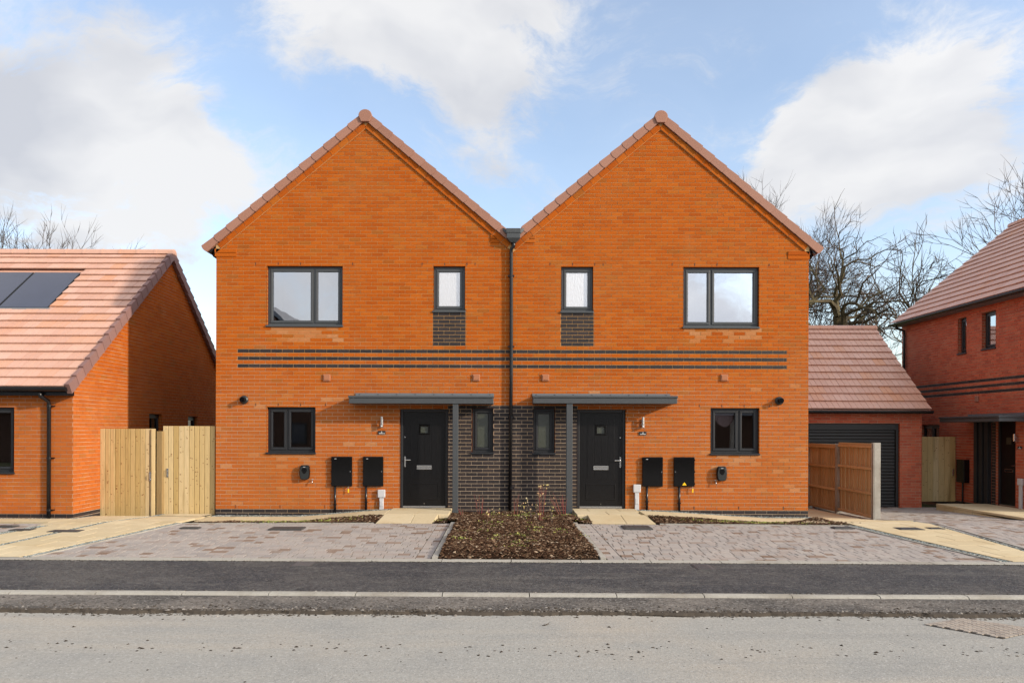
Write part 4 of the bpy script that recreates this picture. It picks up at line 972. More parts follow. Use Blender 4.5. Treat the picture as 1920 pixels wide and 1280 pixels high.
def front_door(house, o_, hinge):
    u0, u1, z0, z1 = o_; mb = MB(); fw = .058
    fr0.box(mb, u0 + .003, u0 + fw, -.11, -.04, z0, z1 - .003); fr0.box(mb, u1 - fw, u1 - .003, -.11, -.04, z0, z1 - .003); fr0.box(mb, u0 + fw, u1 - fw, -.11, -.04, z1 - fw, z1 - .003)
    lf = MB(); a, b = u0 + fw + .004, u1 - fw - .004; c, d = z0 + .06, z1 - fw - .004; y0, y1 = -.10, -.062; cx = (a + b) / 2
    P = F(795, 805).z; gz0, gz1 = P - .075, P + .075; gx0, gx1 = cx - .085, cx + .085
    for r_ in ((a, gx0, c, d), (gx1, b, c, d), (gx0, gx1, c, gz0), (gx0, gx1, gz1, d)): fr0.box(lf, r_[0], r_[1], y0, y1, r_[2], r_[3], r=0)
    door = lf.obj('door', M['blackdoor'], house)
    mb.obj('door_frame', M['anth'], door, bevel=.008)
    g = MB(); pl = [cx - .28 + .14 * k for k in range(5)]
    for k in range(4): fr0.box(g, pl[k] + .004, pl[k + 1] - .004, y1, y1 + .005, c + .55, d - .12) if not (k in (1, 2)) else (fr0.box(g, pl[k] + .004, pl[k + 1] - .004, y1, y1 + .005, c + .55, gz0 - .035), fr0.box(g, pl[k] + .004, pl[k + 1] - .004, y1, y1 + .005, gz1 + .035, d - .12))
    g.obj('door_planks', M['blackdoor'], door, bevel=.002)
    g = MB(); fr0.bar(g, cx - .30, cx + .30, c + .12, c + .45, .02, y1, y1 + .008); g.obj('door_panel_moulding', M['blackdoor'], door, bevel=.003)
    g = MB(); fr0.bar(g, gx0 - .028, gx1 + .028, gz0 - .028, gz1 + .028, .036, y1, y1 + .014); g.obj('pane_frame', M['black'], door, bevel=.004)
    g = MB(); fr0.box(g, gx0, gx1, y0 + .01, y0 + .02, gz0, gz1); g.obj('pane', M['frostdark'], door)
    z = F(795, 876).z; g = MB(); fr0.bar(g, cx - .15, cx + .15, z - .04, z + .04, .012, y1, y1 + .014); fr0.box(g, cx - .138, cx + .138, y1 + .002, y1 + .010, z - .028, z + .028); g.obj('letter_plate', M['chrome'], door, bevel=.003)
    hx = a + .035 if hinge > 0 else b - .035; z = F(760, 862).z
    g = MB(); fr0.box(g, hx - .016, hx + .016, y1, y1 + .012, z - .14, z + .07); g.tube([fr0.p(hx, y1 + .01, z), fr0.p(hx, y1 + .05, z)], .011, 8); g.tube([fr0.p(hx, y1 + .05, z), fr0.p(hx + hinge * .12, y1 + .05, z)], .010, 8); g.obj('handle', M['chrome'], door, bevel=.002)
    g = MB(); zz = F(760, 819).z; g.tube([fr0.p(hx, y1, zz), fr0.p(hx, y1 + .012, zz)], .014, 10); g.tube([fr0.p(cx, y1, c + .04), fr0.p(cx, y1 + .008, c + .04)], .008, 8); g.obj('latch', M['chrome'], door)
    g = MB(); fr0.box(g, u0 + fw, u1 - fw, -.12, -.035, z0, z0 + .03); fr0.box(g, u0 + fw, u1 - fw, -.12, -.05, z0 + .034, z0 + .052); g.obj('threshold', M['chrome'], door, bevel=.003)
    g = MB(); fr0.box(g, u0, u1, -.5, -.105, z0 - .02, z1); g.obj('hall', M['plaster'], door)
front_door(HL, dL, 1); front_door(HR, dR, -1)

def canopy(house, px0, px1, fx0, fx1, post):
    PR = .46; a, b = F(px0, 756, -PR), F(px1, 742, -PR); z0, z1 = a.z, b.z
    mb = MB(); mb.box(a.x, b.x, -PR, -.0135, z0, z1 - .045); mb.box(a.x - .012, b.x + .012, -PR - .015, -PR + .03, z1 - .043, z1)
    c = mb.obj('canopy', M['grey'], house, bevel=.008)
    t = MB(); zt = F(800, 737).z; x0, x1 = F(fx0, 740).x, F(fx1, 740).x
    t.v = [(a.x, -PR + .03, z1 - .03), (b.x, -PR + .03, z1 - .03), (b.x, -.014, zt - .055), (a.x, -.014, zt - .055), (a.x, -PR + .03, z1 - .044), (b.x, -PR + .03, z1 - .044), (b.x, -.014, z1 - .044), (a.x, -.014, z1 - .044)]
    for q in ((0, 1, 2, 3), (0, 3, 7, 4), (1, 5, 6, 2)): t.face(list(q))
    t.obj('canopy_sheet', M['grey'], c)
    t = MB(); t.box(x0, x1, -.024, -.013, zt - .075, zt); t.obj('flashing', M['lead'], c)
    t = MB()
    for k in range(8):
        x = x0 + .08 + (x1 - x0 - .16) * k / 7; t.tube([(x, -.024, zt - .025), (x, -.030, zt - .025)], .011, 8)
    t.obj('fixing', M['iron'], c)
    p0, p1 = F(post[0], 900, -.40), F(post[1], 900, -.40); t = MB(); t.box(p0.x, p1.x, -.46 + .02, -.46 + .13, -.06, z0 + .002); t.obj('post', M['grey'], c, bevel=.006)
canopy(HL, 654, 925, 667, 926, (848.5, 859)); canopy(HR, 999.5, 1270, 998, 1256, (1061.5, 1073))
# hopper and downpipe between the houses
hc = F(962.5, 445); z1, z0 = F(960, 432).z, F(960, 457).z; D = .17
dp = MB(); pts = [(F(963, 457).x, -.09, F(963, 457).z + .02), (F(963, 462).x, -.09, F(963, 463).z), (F(958.5, 468).x, -.07, F(958, 469).z), (F(958.5, 474).x, -.06, F(958, 476).z)]
pts += [(F(958.5, 700).x, -.06, F(958, 700).z), (F(956, 960).x, -.06, -.03)]
dp.tube(pts, .036, 14, r=0); pipe = dp.obj('downpipe', M['pipe'], HL, smooth=True)
h = MB(); w1 = .145; h.box(hc.x - w1 + .005, hc.x + w1 - .005, -D, -.014, z1 - .10, z1 - .085); h.box(hc.x - w1, hc.x + w1, -D - .01, -.014, z1 - .085, z1)
h.hexa([(hc.x - .05, -.12, z0), (hc.x + .05, -.12, z0), (hc.x + .05, -.02, z0), (hc.x - .05, -.02, z0), (hc.x - w1 + .01, -D, z1 - .19), (hc.x + w1 - .01, -D, z1 - .19), (hc.x + w1 - .01, -.014, z1 - .19), (hc.x - w1 + .01, -.014, z1 - .19)])
h.box(hc.x - w1 + .01, hc.x + w1 - .01, -D, -.014, z1 - .19, z1 - .10); h.obj('hopper', M['grey'], pipe, bevel=.004)
for s in (-1, 1):
    h = MB(); h.hexa([(hc.x + s * w1, -.12, z1 - .09), (hc.x + s * (w1 + .06), -.10, z1 - .03), (hc.x + s * (w1 + .06), -.02, z1 - .03), (hc.x + s * w1, -.02, z1 - .09), (hc.x + s * w1, -.12, z1 - .01), (hc.x + s * (w1 + .06), -.10, z1 + .03), (hc.x + s * (w1 + .06), -.02, z1 + .03), (hc.x + s * w1, -.02, z1 - .01)]); h.obj('valley_gutter', M['grey'], pipe)
for py in (518, 650, 782, 914):
    c = F(958.3, py); h = MB(); h.tube([(c.x, -.06, c.z - .02), (c.x, -.06, c.z + .02)], .042, 12, r=0); h.box(c.x - .065, c.x + .065, -.05, -.012, c.z - .012, c.z + .012); h.obj('pipe_clip', M['pipe'], pipe)

# ---------------------------------------------------------------- fittings on the two facades
def meter_box(px0, px1, py0, py1, cpx, lab, lock=0, tag=0, warn=False):
    a, b = F(px0, py1, -.06), F(px1, py0, -.06); t = thing('meter_box', ((a.x + b.x) / 2, 0, a.z), lab, 'meter box', 'black meter boxes on the house walls')
    mb = MB(); mb.box(a.x, b.x, -.05, -.012, a.z, b.z); mb.obj('body', M['black'], t, bevel=.012)
    mb = MB(); mb.box(a.x + .006, b.x - .006, -.066, -.052, a.z + .01, b.z - .006); d = mb.obj('door', M['black'], t, bevel=.010)
    mb = MB(); lx = b.x - .03 if lock > 0 else a.x + .03; zc = (a.z + b.z) / 2; mb.tube([(lx, -.066, zc), (lx, -.074, zc)], .011, 10); mb.obj('lock', M['chrome'], d)
    mb = MB()
    for zz in (a.z + .06, zc, b.z - .06): mb.box((a.x - .004 if lock > 0 else b.x - .004), (a.x + .004 if lock > 0 else b.x + .004), -.070, -.03, zz - .014, zz + .014)
    mb.obj('hinge', M['black'], d)
    c = F(cpx, 940).x; zg_ = (zl(c, 0) if c < 0 else zr(c, 0)); mb = MB(); mb.tube([(c, -.035, zg_ - .06), (c, -.035, a.z + .01)], .022, 10, r=0); k = mb.obj('conduit', M['pipe'], t, smooth=True)
    mb = MB(); mb.box(c - .032, c + .032, -.05, -.012, zg_ + .15, zg_ + .17); mb.obj('clip', M['pipe'], k)
    if warn:
        wx_ = (a.x + b.x) / 2; mb = MB(); mb.prism([(wx_ - .045, 0, a.z + .03), (wx_ + .045, 0, a.z + .03), (wx_, 0, a.z + .09)], (0, -.0675, 0), (0, .0015, 0)); mb.obj('warning_label', M['yellow'], d)
    else:
        mb = MB(); mb.box(a.x + .07, a.x + .11, -.0672, -.066, b.z - .05, b.z - .04); mb.obj('maker_mark', M['greybox'], d)
    return a, b
ma = meter_box(620.5, 660, 855.5, 911.5, 629, 'black meter box left of another one, nearest the left window, yellow tag below', 1)
meter_box(680, 718.5, 855.5, 911.5, 687, 'black meter box nearest the left front door, over a thin conduit', 1)
meter_box(1204.5, 1243.5, 856.5, 912, 1212.5, 'black meter box nearest the right front door, silver lock at its right', 1)
mc = meter_box(1263.5, 1303, 856.5, 912, 1273, 'black meter box with yellow warning triangle on the right house', -1, warn=True)
for px, py, lab in ((654, 912, 'yellow tag hanging under the meter box of the left house'), (1297.5, 912, 'yellow tag hanging under the meter box with the triangle')):
    c = F(px, py); t = thing('meter_tag', (c.x, -.05, c.z - .11), lab, 'tag', 'yellow tags below the meter boxes')
    mb = MB(); mb.tube([(c.x + .0, -.05, c.z - .045), (c.x + .004, -.05, c.z + .01)], .004, 6); mb.tube([(c.x, -.05, c.z + .0), (c.x - .04, -.045, c.z - .035), (c.x - .05, -.045, c.z - .05)], .003, 5); mb.obj('cord', M['conc'], t)
    mb = MB(); mb.box(c.x - .012, c.x + .014, -.058, -.048, c.z - .115, c.z - .04); mb.obj('tag_plate', M['yellow'], t, bevel=.006)
def charger(px, py, tap, lab, lab2):
    c = F(px, py, -.08); t = thing('charging_point', (c.x, 0, c.z), lab, 'car charger', 'oval black car chargers')
    prof = [(.062, .145), (.088, .13), (.098, .08), (.104, .02), (.102, -.05), (.092, -.11), (.07, -.14), (.04, -.15)]
    pl = prof + [(-x, z) for x, z in prof[::-1]]
    mb = MB(); mb.prism([(c.x + x, 0, c.z + z) for x, z in pl], (0, -.10, 0), (0, .086, 0)); mb.obj('housing', M['black'], t, bevel=.02)
    mb = MB(); mb.prism([(c.x + x * .84, 0, c.z + z * .86 - .01) for x, z in pl], (0, -.106, 0), (0, .01, 0)); f = mb.obj('front_cover', M['charger'], t, bevel=.006)
    hp = [(.0, -.065), (.035, -.04), (.052, 0), (.05, .035), (.03, .055), (-.03, .055), (-.05, .035), (-.052, 0), (-.035, -.04)]
    mb = MB(); mb.prism([(c.x + x, 0, c.z + .035 + z) for x, z in hp], (0, -.111, 0), (0, .006, 0)); mb.obj('socket_flap', M['black'], f, bevel=.003)
    mb = MB(); mb.box(c.x - .022, c.x + .022, -.1075, -.105, c.z + .103, c.z + .113); mb.obj('maker_mark', M['greybox'], f)
    c = F(*tap); t = thing('outside_tap', (c.x, 0, c.z), lab2, 'tap', 'small outside taps')
    mb = MB(); mb.tube([(c.x, 0, c.z + .02), (c.x, -.05, c.z + .02), (c.x, -.07, c.z - .01), (c.x, -.07, c.z - .045)], .009, 8); mb.obj('spout', M['chrome'], t, smooth=True)
    mb = MB(); mb.tube([(c.x, -.04, c.z + .02), (c.x, -.04, c.z + .045)], .006, 6); mb.tube([(c.x - .02, -.04, c.z + .047), (c.x + .02, -.04, c.z + .047)], .006, 6); mb.obj('lever', M['chrome'], t)
charger(571, 885, (587, 902), 'oval black car charger below the left house window', 'small silver tap just right of the left car charger')
charger(1353.5, 887.5, (1341, 904), 'oval black car charger below the right house window', 'small silver tap just left of the right car charger')
def flue(px, py, lab):
    c = F(px, py, -.06); t = thing('boiler_flue', (c.x, 0, c.z), lab, 'flue', 'round black flues high on the outer corners')
    mb = MB(); mb.tube([(c.x, -.012, c.z), (c.x, -.035, c.z), (c.x, -.06, c.z)], [.085, .085, .06], 20, r=0); mb.obj('wall_collar', M['charger'], t, smooth=False)
    mb = MB(); mb.tube([(c.x, -.05, c.z), (c.x, -.15, c.z)], .05, 18, r=0); mb.tube([(c.x, -.15, c.z), (c.x, -.153, c.z)], .03, 12); mb.obj('outlet', M['black'], t)
flue(456.5, 749, 'round black flue near the left edge of the left house'); flue(1462.5, 751, 'round black flue near the right edge of the right house')
def wall_lamp(px, py, lab):
    c = F(px, py, -.07); t = thing('wall_lamp', (c.x, 0, c.z), lab, 'wall lamp', 'steel cylinder wall lamps by the doors')
    mb = MB(); mb.box(c.x - .022, c.x + .022, -.03, -.012, c.z - .10, c.z + .06); mb.obj('back_plate', M['chrome'], t, bevel=.004)
    mb = MB(); mb.tube([(c.x, -.085, c.z - .06), (c.x, -.085, c.z + .10)], .026, 20, r=0); mb.tube([(c.x, -.02, c.z + .02), (c.x, -.07, c.z + .02)], .018, 10); mb.obj('tube', M['chrome'], t, smooth=False)
    mb = MB(); mb.box(c.x - .026, c.x + .026, -.10, -.03, c.z - .115, c.z - .064); s = mb.obj('sensor_housing', M['chrome'], t, bevel=.006)
    mb = MB(); mb.tube([(c.x, -.10, c.z - .09), (c.x, -.112, c.z - .09)], [.017, .008], 12); mb.obj('sensor', M['white'], s)
wall_lamp(716, 790, 'steel cylinder wall lamp left of the left front door'); wall_lamp(1205.5, 791, 'steel cylinder wall lamp right of the right front door')
def number_plate(pos, rotz, num, lab, w=.15, h=.068):
    fr = Fr((pos.x, pos.y, 0), rotz); t = thing('house_number_plate', (pos.x, pos.y, pos.z), lab, 'number plate', 'small dark slate house number plates'); z = pos.z
    mb = MB(); fr.box(mb, -w / 2, w / 2, .012, .022, z - h / 2, z + h / 2); mb.obj('plate', M['charger'], t, bevel=.002)
    text_obj(num, .052, 'white', t, fr.p(0, .024, z + .009), rotz)
    mb = MB(); rg = random.Random(len(lab)); u = -w * .36
    while u < w * .33:
        q = rg.uniform(.006, .013); fr.box(mb, u, u + q, .022, .0235, z - h * .36, z - h * rg.uniform(.14, .2)); u += q + .004
    mb.obj('lettering', M['white'], t)
number_plate(F(716, 810.5), 0, '6', 'small dark number plate 6 by the left front door'); number_plate(F(1205, 812), 0, '4', 'small dark number plate 4 by the right front door')
def junction(fr, u, d, zc, zb, lab):
    t = thing('cable_box', fr.p(u, 0, zb), lab, 'cable box', 'pale grey cable boxes low on the walls')
    mb = MB(); fr.box(mb, u - .075, u + .075, .012, .075, zc - .08, zc + .08); mb.obj('cover', M['greybox'], t, bevel=.012)
    mb = MB(); fr.box(mb, u - .042, u + .042, .012, .06, zb - .05, zc - .08); fr.box(mb, u - .035, u + .035, .055, .068, (zb + zc) / 2 - .1, (zb + zc) / 2 + .02); mb.obj('duct', M['greybox'], t, bevel=.008)
c = F(716, 924.5); junction(fr0, c.x, 0, c.z, .12, 'pale grey cable box on a duct left of the left front door')
c = F(1193.5, 915); junction(fr0, c.x, 0, c.z, .12, 'pale grey cable box on a duct right of the right front door')
# ================================================================ TILED ROOFS
def tile_roof(parent, eave, udir, ulen, sdir, slen, rows, matname='tile', tw=.295, limit=300, skip=None, seed=1, th=.022, name='roof_tile'):
    """eave: left end of the eaves seen from outside; udir along it, sdir up the slope"""
    udir = Vector(udir).normalized(); sdir = Vector(sdir).normalized(); nrm = udir.cross(sdir).normalized(); g = slen / rows; rg = random.Random(seed); eave = Vector(eave)
    def tmesh(w):
        m_ = MB(); h = w / 2 - .004; gv = .005 if w > tw * .8 else 0
        pr = [(-h, 0), (-h, th)] + ([(-gv, th), (-gv * .5, th - .009), (gv * .5, th - .009), (gv, th)] if gv else []) + [(h, th), (h, 0)]
        m_.prism([(x, 0, z) for x, z in pr], (0, 0, 0), (0, g * 1.22, 0), r=0); return m_.mesh(name, M[matname])
    full = tmesh(tw); cells = []
    for r in range(rows):
        u = -(tw / 2 if r % 2 else 0)
        while u < ulen - .01:
            a, b = max(0, u), min(ulen, u + tw); u += tw
            for (a, b) in ([(a, b)] if not skip else skip(a, b, (r + .5) * g)):
                if b - a >= .04: cells.append((a, b, r))
    tilt = math.asin(min(.2, (th + .012) / g)); ay = (sdir * math.cos(tilt) - nrm * math.sin(tilt)); az = udir.cross(ay)
    def pos(c): return eave + udir * (c[0] + c[1]) / 2 + sdir * (c[2] * g) + nrm * (th + .013)
    def vis(c):
        p = pos(c) + sdir * .15; v = p - CAM; px = PX0 + FPX * v.x / max(.1, v.y); py = PY0 - FPX * v.z / max(.1, v.y)
        return (0 if -15 < px < 1930 and v.normalized().dot(nrm) < -.02 and not (405 < px < 1500) else 1, v.length)
    cells.sort(key=vis); st = MB()
    for i, c in enumerate(cells):
        p = pos(c) + nrm * rg.uniform(-.0015, .0015)
        if i < limit and vis(c)[0] == 0:
            if c[1] - c[0] > tw - .001: me = full
            else:
                me = tmesh(c[1] - c[0])
            o = bpy.data.objects.new(name, me); C.objects.link(o); o.parent = parent; o.matrix_parent_inverse = inv(parent)
            yaw = rg.uniform(-.002, .002); o.rotation_euler = Matrix((udir + ay * yaw, ay - udir * yaw, az)).transposed().to_euler(); o.location = p
        else:
            w = (c[1] - c[0]) / 2 - .004; q = [p + udir * s * w + ay * t * g * 1.22 + az * h * th for (s, t, h) in ((-1, 0, 0), (1, 0, 0), (1, 1, 0), (-1, 1, 0), (-1, 0, 1), (1, 0, 1), (1, 1, 1), (-1, 1, 1))]
            st.hexa(q, rg.random(), skip=(0,))
    if st.f: st.obj('roof_tiles_beyond', M[matname], parent, kind='stuff')
def ridge(parent, a, b, n, rad=.12, down=.05):
    a = Vector(a); b = Vector(b); d = (b - a) / n; u = d.normalized(); side = Vector((0, 0, 1)).cross(u).normalized(); L = d.length; mb = MB()
    pr = [(-rad - .02, -down)] + [(-rad * math.cos(math.pi * k / 8), rad * .62 * math.sin(math.pi * k / 8)) for k in range(9)] + [(rad + .02, -down)]
    pts = [(0, s, h) for s, h in pr]; mb.prism(pts, (0, 0, 0), (L * .985, 0, 0), r=0)
    mb.prism([(0, s * 1.06, h * 1.06 if h > 0 else h) for s, h in pr], (L * .9, 0, 0), (L * .12, 0, 0), r=0); me = mb.mesh('ridge_tile', M['tile'])
    for k in range(n):
        p = a + d * k; o = bpy.data.objects.new('ridge_tile', me); C.objects.link(o); o.parent = parent; o.matrix_parent_inverse = inv(parent); o.location = p
        o.rotation_euler = Matrix((u, side, u.cross(side))).transposed().to_euler()
def gutter_run(parent, a, b, out_, rad=.065, z=0):
    a = Vector(a); b = Vector(b); o_ = Vector(out_).normalized(); mb = MB(); pr = [(o_ * (rad * math.cos(math.pi * k / 8)) + Vector((0, 0, -rad * math.sin(math.pi * k / 8)))) for k in range(9)]
    pr += [pr[-1] + Vector((0, 0, .012)) + o_ * .01, pr[0] + Vector((0, 0, .012)) - o_ * .01]
    mb.prism([tuple(a + q) for q in pr], (0, 0, 0), tuple(b - a), r=0); return mb.obj('gutter', M['pipe'], parent)

SPLITS[:] = []
# ---------------------------------------------------------------- BUNGALOW (left)
BX, BY = -8.08, -1.0
B = thing('bungalow', (BX - 3, BY + 4, 0), 'single-storey orange brick bungalow with pink tiled roof at the left edge', 'house')
frA, frB = Fr((BX, BY, 0), 0), Fr((BX, BY, 0), math.pi / 2)
GW, ZE, ZGB = 8.5, 2.42, 2.57; AP = GW / 2
c0, c1_ = F(-75, 763, BY), F(27, 885, BY); bw = (c0.x - BX, c1_.x - BX, c1_.z, c0.z)
core = MB(); core_face(core, frA, -.1, [-.1, ZE + .05], lambda z: (-6.4, 0), [bw], depth=.11)
def ulB(z): return (0, GW) if z < ZGB else ((z - ZGB) / .785, GW - (z - ZGB) / .785)
w1 = (FX(279, 780, BX), FX(302, 830, BX)); w2 = (FX(352, 782, BX), FX(369, 830, BX))
hB = [(w1[0].y - BY, w1[1].y - BY, .95, F(290, 775, w1[0].y).z), (w2[0].y - BY, w2[1].y - BY, .95, F(290, 780, w2[0].y).z)]
core_face(core, frB, -.1, [-.1, ZGB, ZGB + AP * .785 - .01], ulB, hB, depth=.11)
core.v += [(BX, BY + GW, -.1), (BX - 6.4, BY + GW, -.1), (BX - 6.4, BY + GW, ZE), (BX, BY + GW, ZE)]; n = len(core.v); core.face([n - 4, n - 3, n - 2, n - 1], 0, 1)
core.v += [(BX - 6.4, BY, -.1), (BX - 6.4, BY, ZE), (BX - 6.4, BY + AP, ZE + AP * .80), (BX - 6.4, BY + GW, ZE), (BX - 6.4, BY + GW, -.1)]; n = len(core.v); core.face([n - 5, n - 4, n - 3, n - 2, n - 1], 0, 1)
Bw = core.obj('wall', [M['pale_mortar'], M['brickside']], B)
kd = lambda u, z, r: 'dark_brick' if z < .12 else 'brick'
brick_face(Bw, frA, Z0, ZE + .05, lambda z: (-6.4, .011), [bw], kd, limit=150, darklimit=20, off=.0)
brick_face(Bw, frB, Z0, ZGB + AP * .785, lambda z: ulB(z), hB, kd, limit=150, darklimit=30, off=.0)
window(B, frA, *bw, [.5], gl='glasslow', fm='anth')
for h_ in hB: window(B, frB, *h_, [], gl='glasslow', fm='anth', sill=True)
RS = Vector((0, 4.5, 3.52)); RL = RS.length; e = Vector((BX - 6.4, BY - .27, 2.475)); rt = Vector((BX + .06, BY - .27, 2.475))
def on_roof(px, py, e0, sd_, ud=Vector((1, 0, 0))):
    nrm = ud.cross(sd_.normalized()); r = ray(px, py); t = (e0 - CAM).dot(nrm) / r.dot(nrm); q = CAM + r * t; return (q - e0).dot(ud), (q - e0).dot(sd_.normalized())
P1 = [on_roof(px, py, e + Vector((0, 0, .03)), RS) for px, py in ((147, 511), (97, 577), (5, 577), (58, 511))]
pr_, pl_ = (P1[0][0] + P1[1][0]) / 2, (P1[2][0] + P1[3][0]) / 2; ps0, ps1 = P1[1][1], P1[0][1]; pw = pr_ - pl_
rb = MB(); rb.v = [tuple(e + Vector((.02, 0, -.03))), tuple(rt + Vector((-.1, 0, -.03))), tuple(rt + RS + Vector((-.1, 0, -.03))), tuple(e + RS + Vector((.02, 0, -.03)))]; rb.face([0, 1, 2, 3])
bk = Vector((0, 4.5, -3.52)); rb.v += [tuple(e + RS + Vector((.02, 0, -.03))), tuple(rt + RS + Vector((-.1, 0, -.03))), tuple(rt + RS + bk + Vector((-.1, 0, -.03))), tuple(e + RS + bk + Vector((.02, 0, -.03)))]; rb.face([4, 5, 6, 7])
Br = rb.obj('roof', M['tile'], B)
tile_roof(Br, e, (1, 0, 0), (rt - e).length - .06, RS, RL, 19, seed=3, skip=lambda a, b, s: [(a, b)] if not ps0 - .05 < s < ps1 + .06 else [(a, min(b, pl_ - 2.4 * pw)), (max(a, pr_ + .02), b)])
sn = RS.normalized(); nm_ = Vector((1, 0, 0)).cross(sn)
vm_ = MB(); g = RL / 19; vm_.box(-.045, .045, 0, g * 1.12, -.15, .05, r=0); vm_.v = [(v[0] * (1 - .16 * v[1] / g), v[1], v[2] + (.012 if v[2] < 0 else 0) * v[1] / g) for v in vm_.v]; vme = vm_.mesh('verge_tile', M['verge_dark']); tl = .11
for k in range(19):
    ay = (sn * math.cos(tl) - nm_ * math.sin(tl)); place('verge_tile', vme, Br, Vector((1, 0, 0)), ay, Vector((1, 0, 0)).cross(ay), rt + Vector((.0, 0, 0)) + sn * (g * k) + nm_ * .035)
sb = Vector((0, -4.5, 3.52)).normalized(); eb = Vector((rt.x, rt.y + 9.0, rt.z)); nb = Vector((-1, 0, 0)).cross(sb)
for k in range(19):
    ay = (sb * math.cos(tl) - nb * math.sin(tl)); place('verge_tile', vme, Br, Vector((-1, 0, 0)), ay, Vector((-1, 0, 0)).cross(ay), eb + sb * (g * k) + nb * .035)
mb = MB()                                        # timber-coloured raking course below the far verge
ridge(Br, rt + RS + Vector((.05, 0, .02)), e + RS + Vector((0, 0, .02)), 15, rad=.125)
gutter_run(B, (e.x, e.y - .02, e.z - .0), (rt.x - .02, rt.y - .02, rt.z - .0), (0, -1, 0))
mb = MB(); mb.box(e.x, rt.x - .03, BY - .20, BY - .011, 2.34, 2.44); mb.obj('soffit', M['pipe'], B)
mb = MB(); c = F(87, 735, BY - .06); q = [(c.x, BY - .26, 2.40), (c.x, BY - .26, 2.33), (c.x + .05, BY - .08, 2.24), (c.x + .05, BY - .06, 2.15), (c.x + .05, BY - .06, .02)]; mb.tube(q, .036, 12, r=0); pp = mb.obj('downpipe', M['pipe'], B, smooth=True)
for py in (761, 858, 955):
    zz = F(93, py, BY).z; mb = MB(); mb.box(c.x + .0, c.x + .14, BY - .05, BY - .012, zz - .01, zz + .01); mb.tube([(c.x + .05, BY - .06, zz - .018), (c.x + .05, BY - .06, zz + .018)], .041, 10); mb.obj('pipe_clip', M['pipe'], pp)
for k in range(2):
    u1 = pr_ - k * (pw + .02); u0 = u1 - pw; cx = e + Vector((u0, 0, 0)) + sn * ps0
    t = thing('solar_panel', tuple(cx), ('dark solar panel in the bungalow roof, right-hand one of the pair', 'dark solar panel in the bungalow roof, cut by the left edge of the picture')[k], 'solar panel', 'solar panels in the bungalow roof')
    def pb(mb, a, b, s0, s1, h0, h1): mb.hexa([e + Vector((x, 0, 0)) + sn * s + nm_ * h for (x, s, h) in ((a, s0, h0), (b, s0, h0), (b, s1, h0), (a, s1, h0), (a, s0, h1), (b, s0, h1), (b, s1, h1), (a, s1, h1))])
    mb = MB(); pb(mb, u0, u1, ps0, ps1, .0, .035); mb.obj('panel_frame', M['black'], t)
    mb = MB(); pb(mb, u0 + .02, u1 - .02, ps0 + .02, ps1 - .02, .035, .038); mb.obj('cell_glass', M['solar'], t)
mb = MB(); pb(mb, pr_ - 2.2 * pw, pr_ + .06, ps0 - .16, ps0, .03, .036); mb.obj('flashing', M['lead'], Br)

# ---------------------------------------------------------------- GATES AND FENCES
def board_gate(px0, px1, py0, py1, y, n, lab, hx, zbot=None, matname='timber'):
    a, b = F(px0, py1, y), F(px1, py0, y); t = thing('timber_gate', ((a.x + b.x) / 2, y, a.z), lab, 'gate', 'upright board timber gates'); w = (b.x - a.x) / n; rg = random.Random(n * 3 + int(px0))
    for k in range(n):
        mb = MB(); x = a.x + w * k; yy = y + rg.uniform(-.002, .002)
        mb.hexa([(x + .001, yy + .004, a.z), (x + w - .011, yy - .006, a.z), (x + w - .011, yy + .016, a.z), (x + .001, yy + .02, a.z), (x + .001, yy + .004, b.z + rg.uniform(-.003, .003)), (x + w - .011, yy - .006, b.z), (x + w - .011, yy + .016, b.z), (x + .001, yy + .02, b.z)], rg.random())
        o = mb.obj('board', M[matname], t)
        kn = MB()
        for j in range(rg.randint(4, 9)):
            kx_, kz = x + rg.uniform(.02, w - .02), rg.uniform(a.z + .05, b.z - .05); rr = rg.uniform(.006, .014); f = (kx_ - x) / w; yk = yy + .004 - .01 * f - .0015; bb = len(kn.v)
            for q in range(6): kn.v.append((kx_ + rr * 1.5 * math.cos(q * 1.047), yk, kz + rr * .8 * math.sin(q * 1.047)))
            kn.face([bb + q for q in range(6)])
        kn.obj('knots', M['knot'], t, kind='stuff')
    mb = MB()
    for zz in (a.z + .25, (a.z + b.z) / 2, b.z - .25): mb.box(a.x, b.x, y + .022, y + .06, zz - .045, zz + .045)
    mb.obj('rail', M['post_timber'], t)
    mb = MB(); mb.box(a.x + .01, b.x - .01, y + .062, y + .066, a.z, b.z); mb.obj('gap_shade_sheet', M['shaded_timber'], t) if matname == 'timber' and n > 8 else None  # sheet behind the boards, coloured dark as the shade in their gaps
    h = F(hx[0], hx[1], y); mb = MB(); mb.box(h.x - .022, h.x + .022, y - .016, y - .004, h.z - .09, h.z + .09); hd = mb.obj('latch_plate', M['chrome'], t, bevel=.003)
    mb = MB(); mb.tube([(h.x, y - .014, h.z - .05), (h.x, y - .04, h.z - .04), (h.x, y - .04, h.z + .04), (h.x, y - .014, h.z + .05)], .006, 6); mb.obj('handle', M['chrome'], hd)
board_gate(187.5, 291, 803.5, 969, -.02, 11, 'pale timber gate between the bungalow and the gate post', (282, 893))
board_gate(305.5, 404, 798.5, 964.5, .06, 10, 'pale timber gate against the left house wall', (314.5, 886))
a, b = F(293, 969, -.03), F(304, 808, -.03); t = thing('gate_post', ((a.x + b.x) / 2, -.35, a.z), 'square timber post between the two pale gates', 'post')
mb = MB(); mb.box(a.x, b.x, -.03, .09, a.z - .05, b.z); mb.obj('post', M['post_timber'], t, bevel=.004)
mb = MB(); p2 = F(286, 803.5, -.05); mb.box(a.x - .09, a.x - .02, -.055, -.035, a.z, p2.z); mb.obj('stop_board', M['timber'], t)
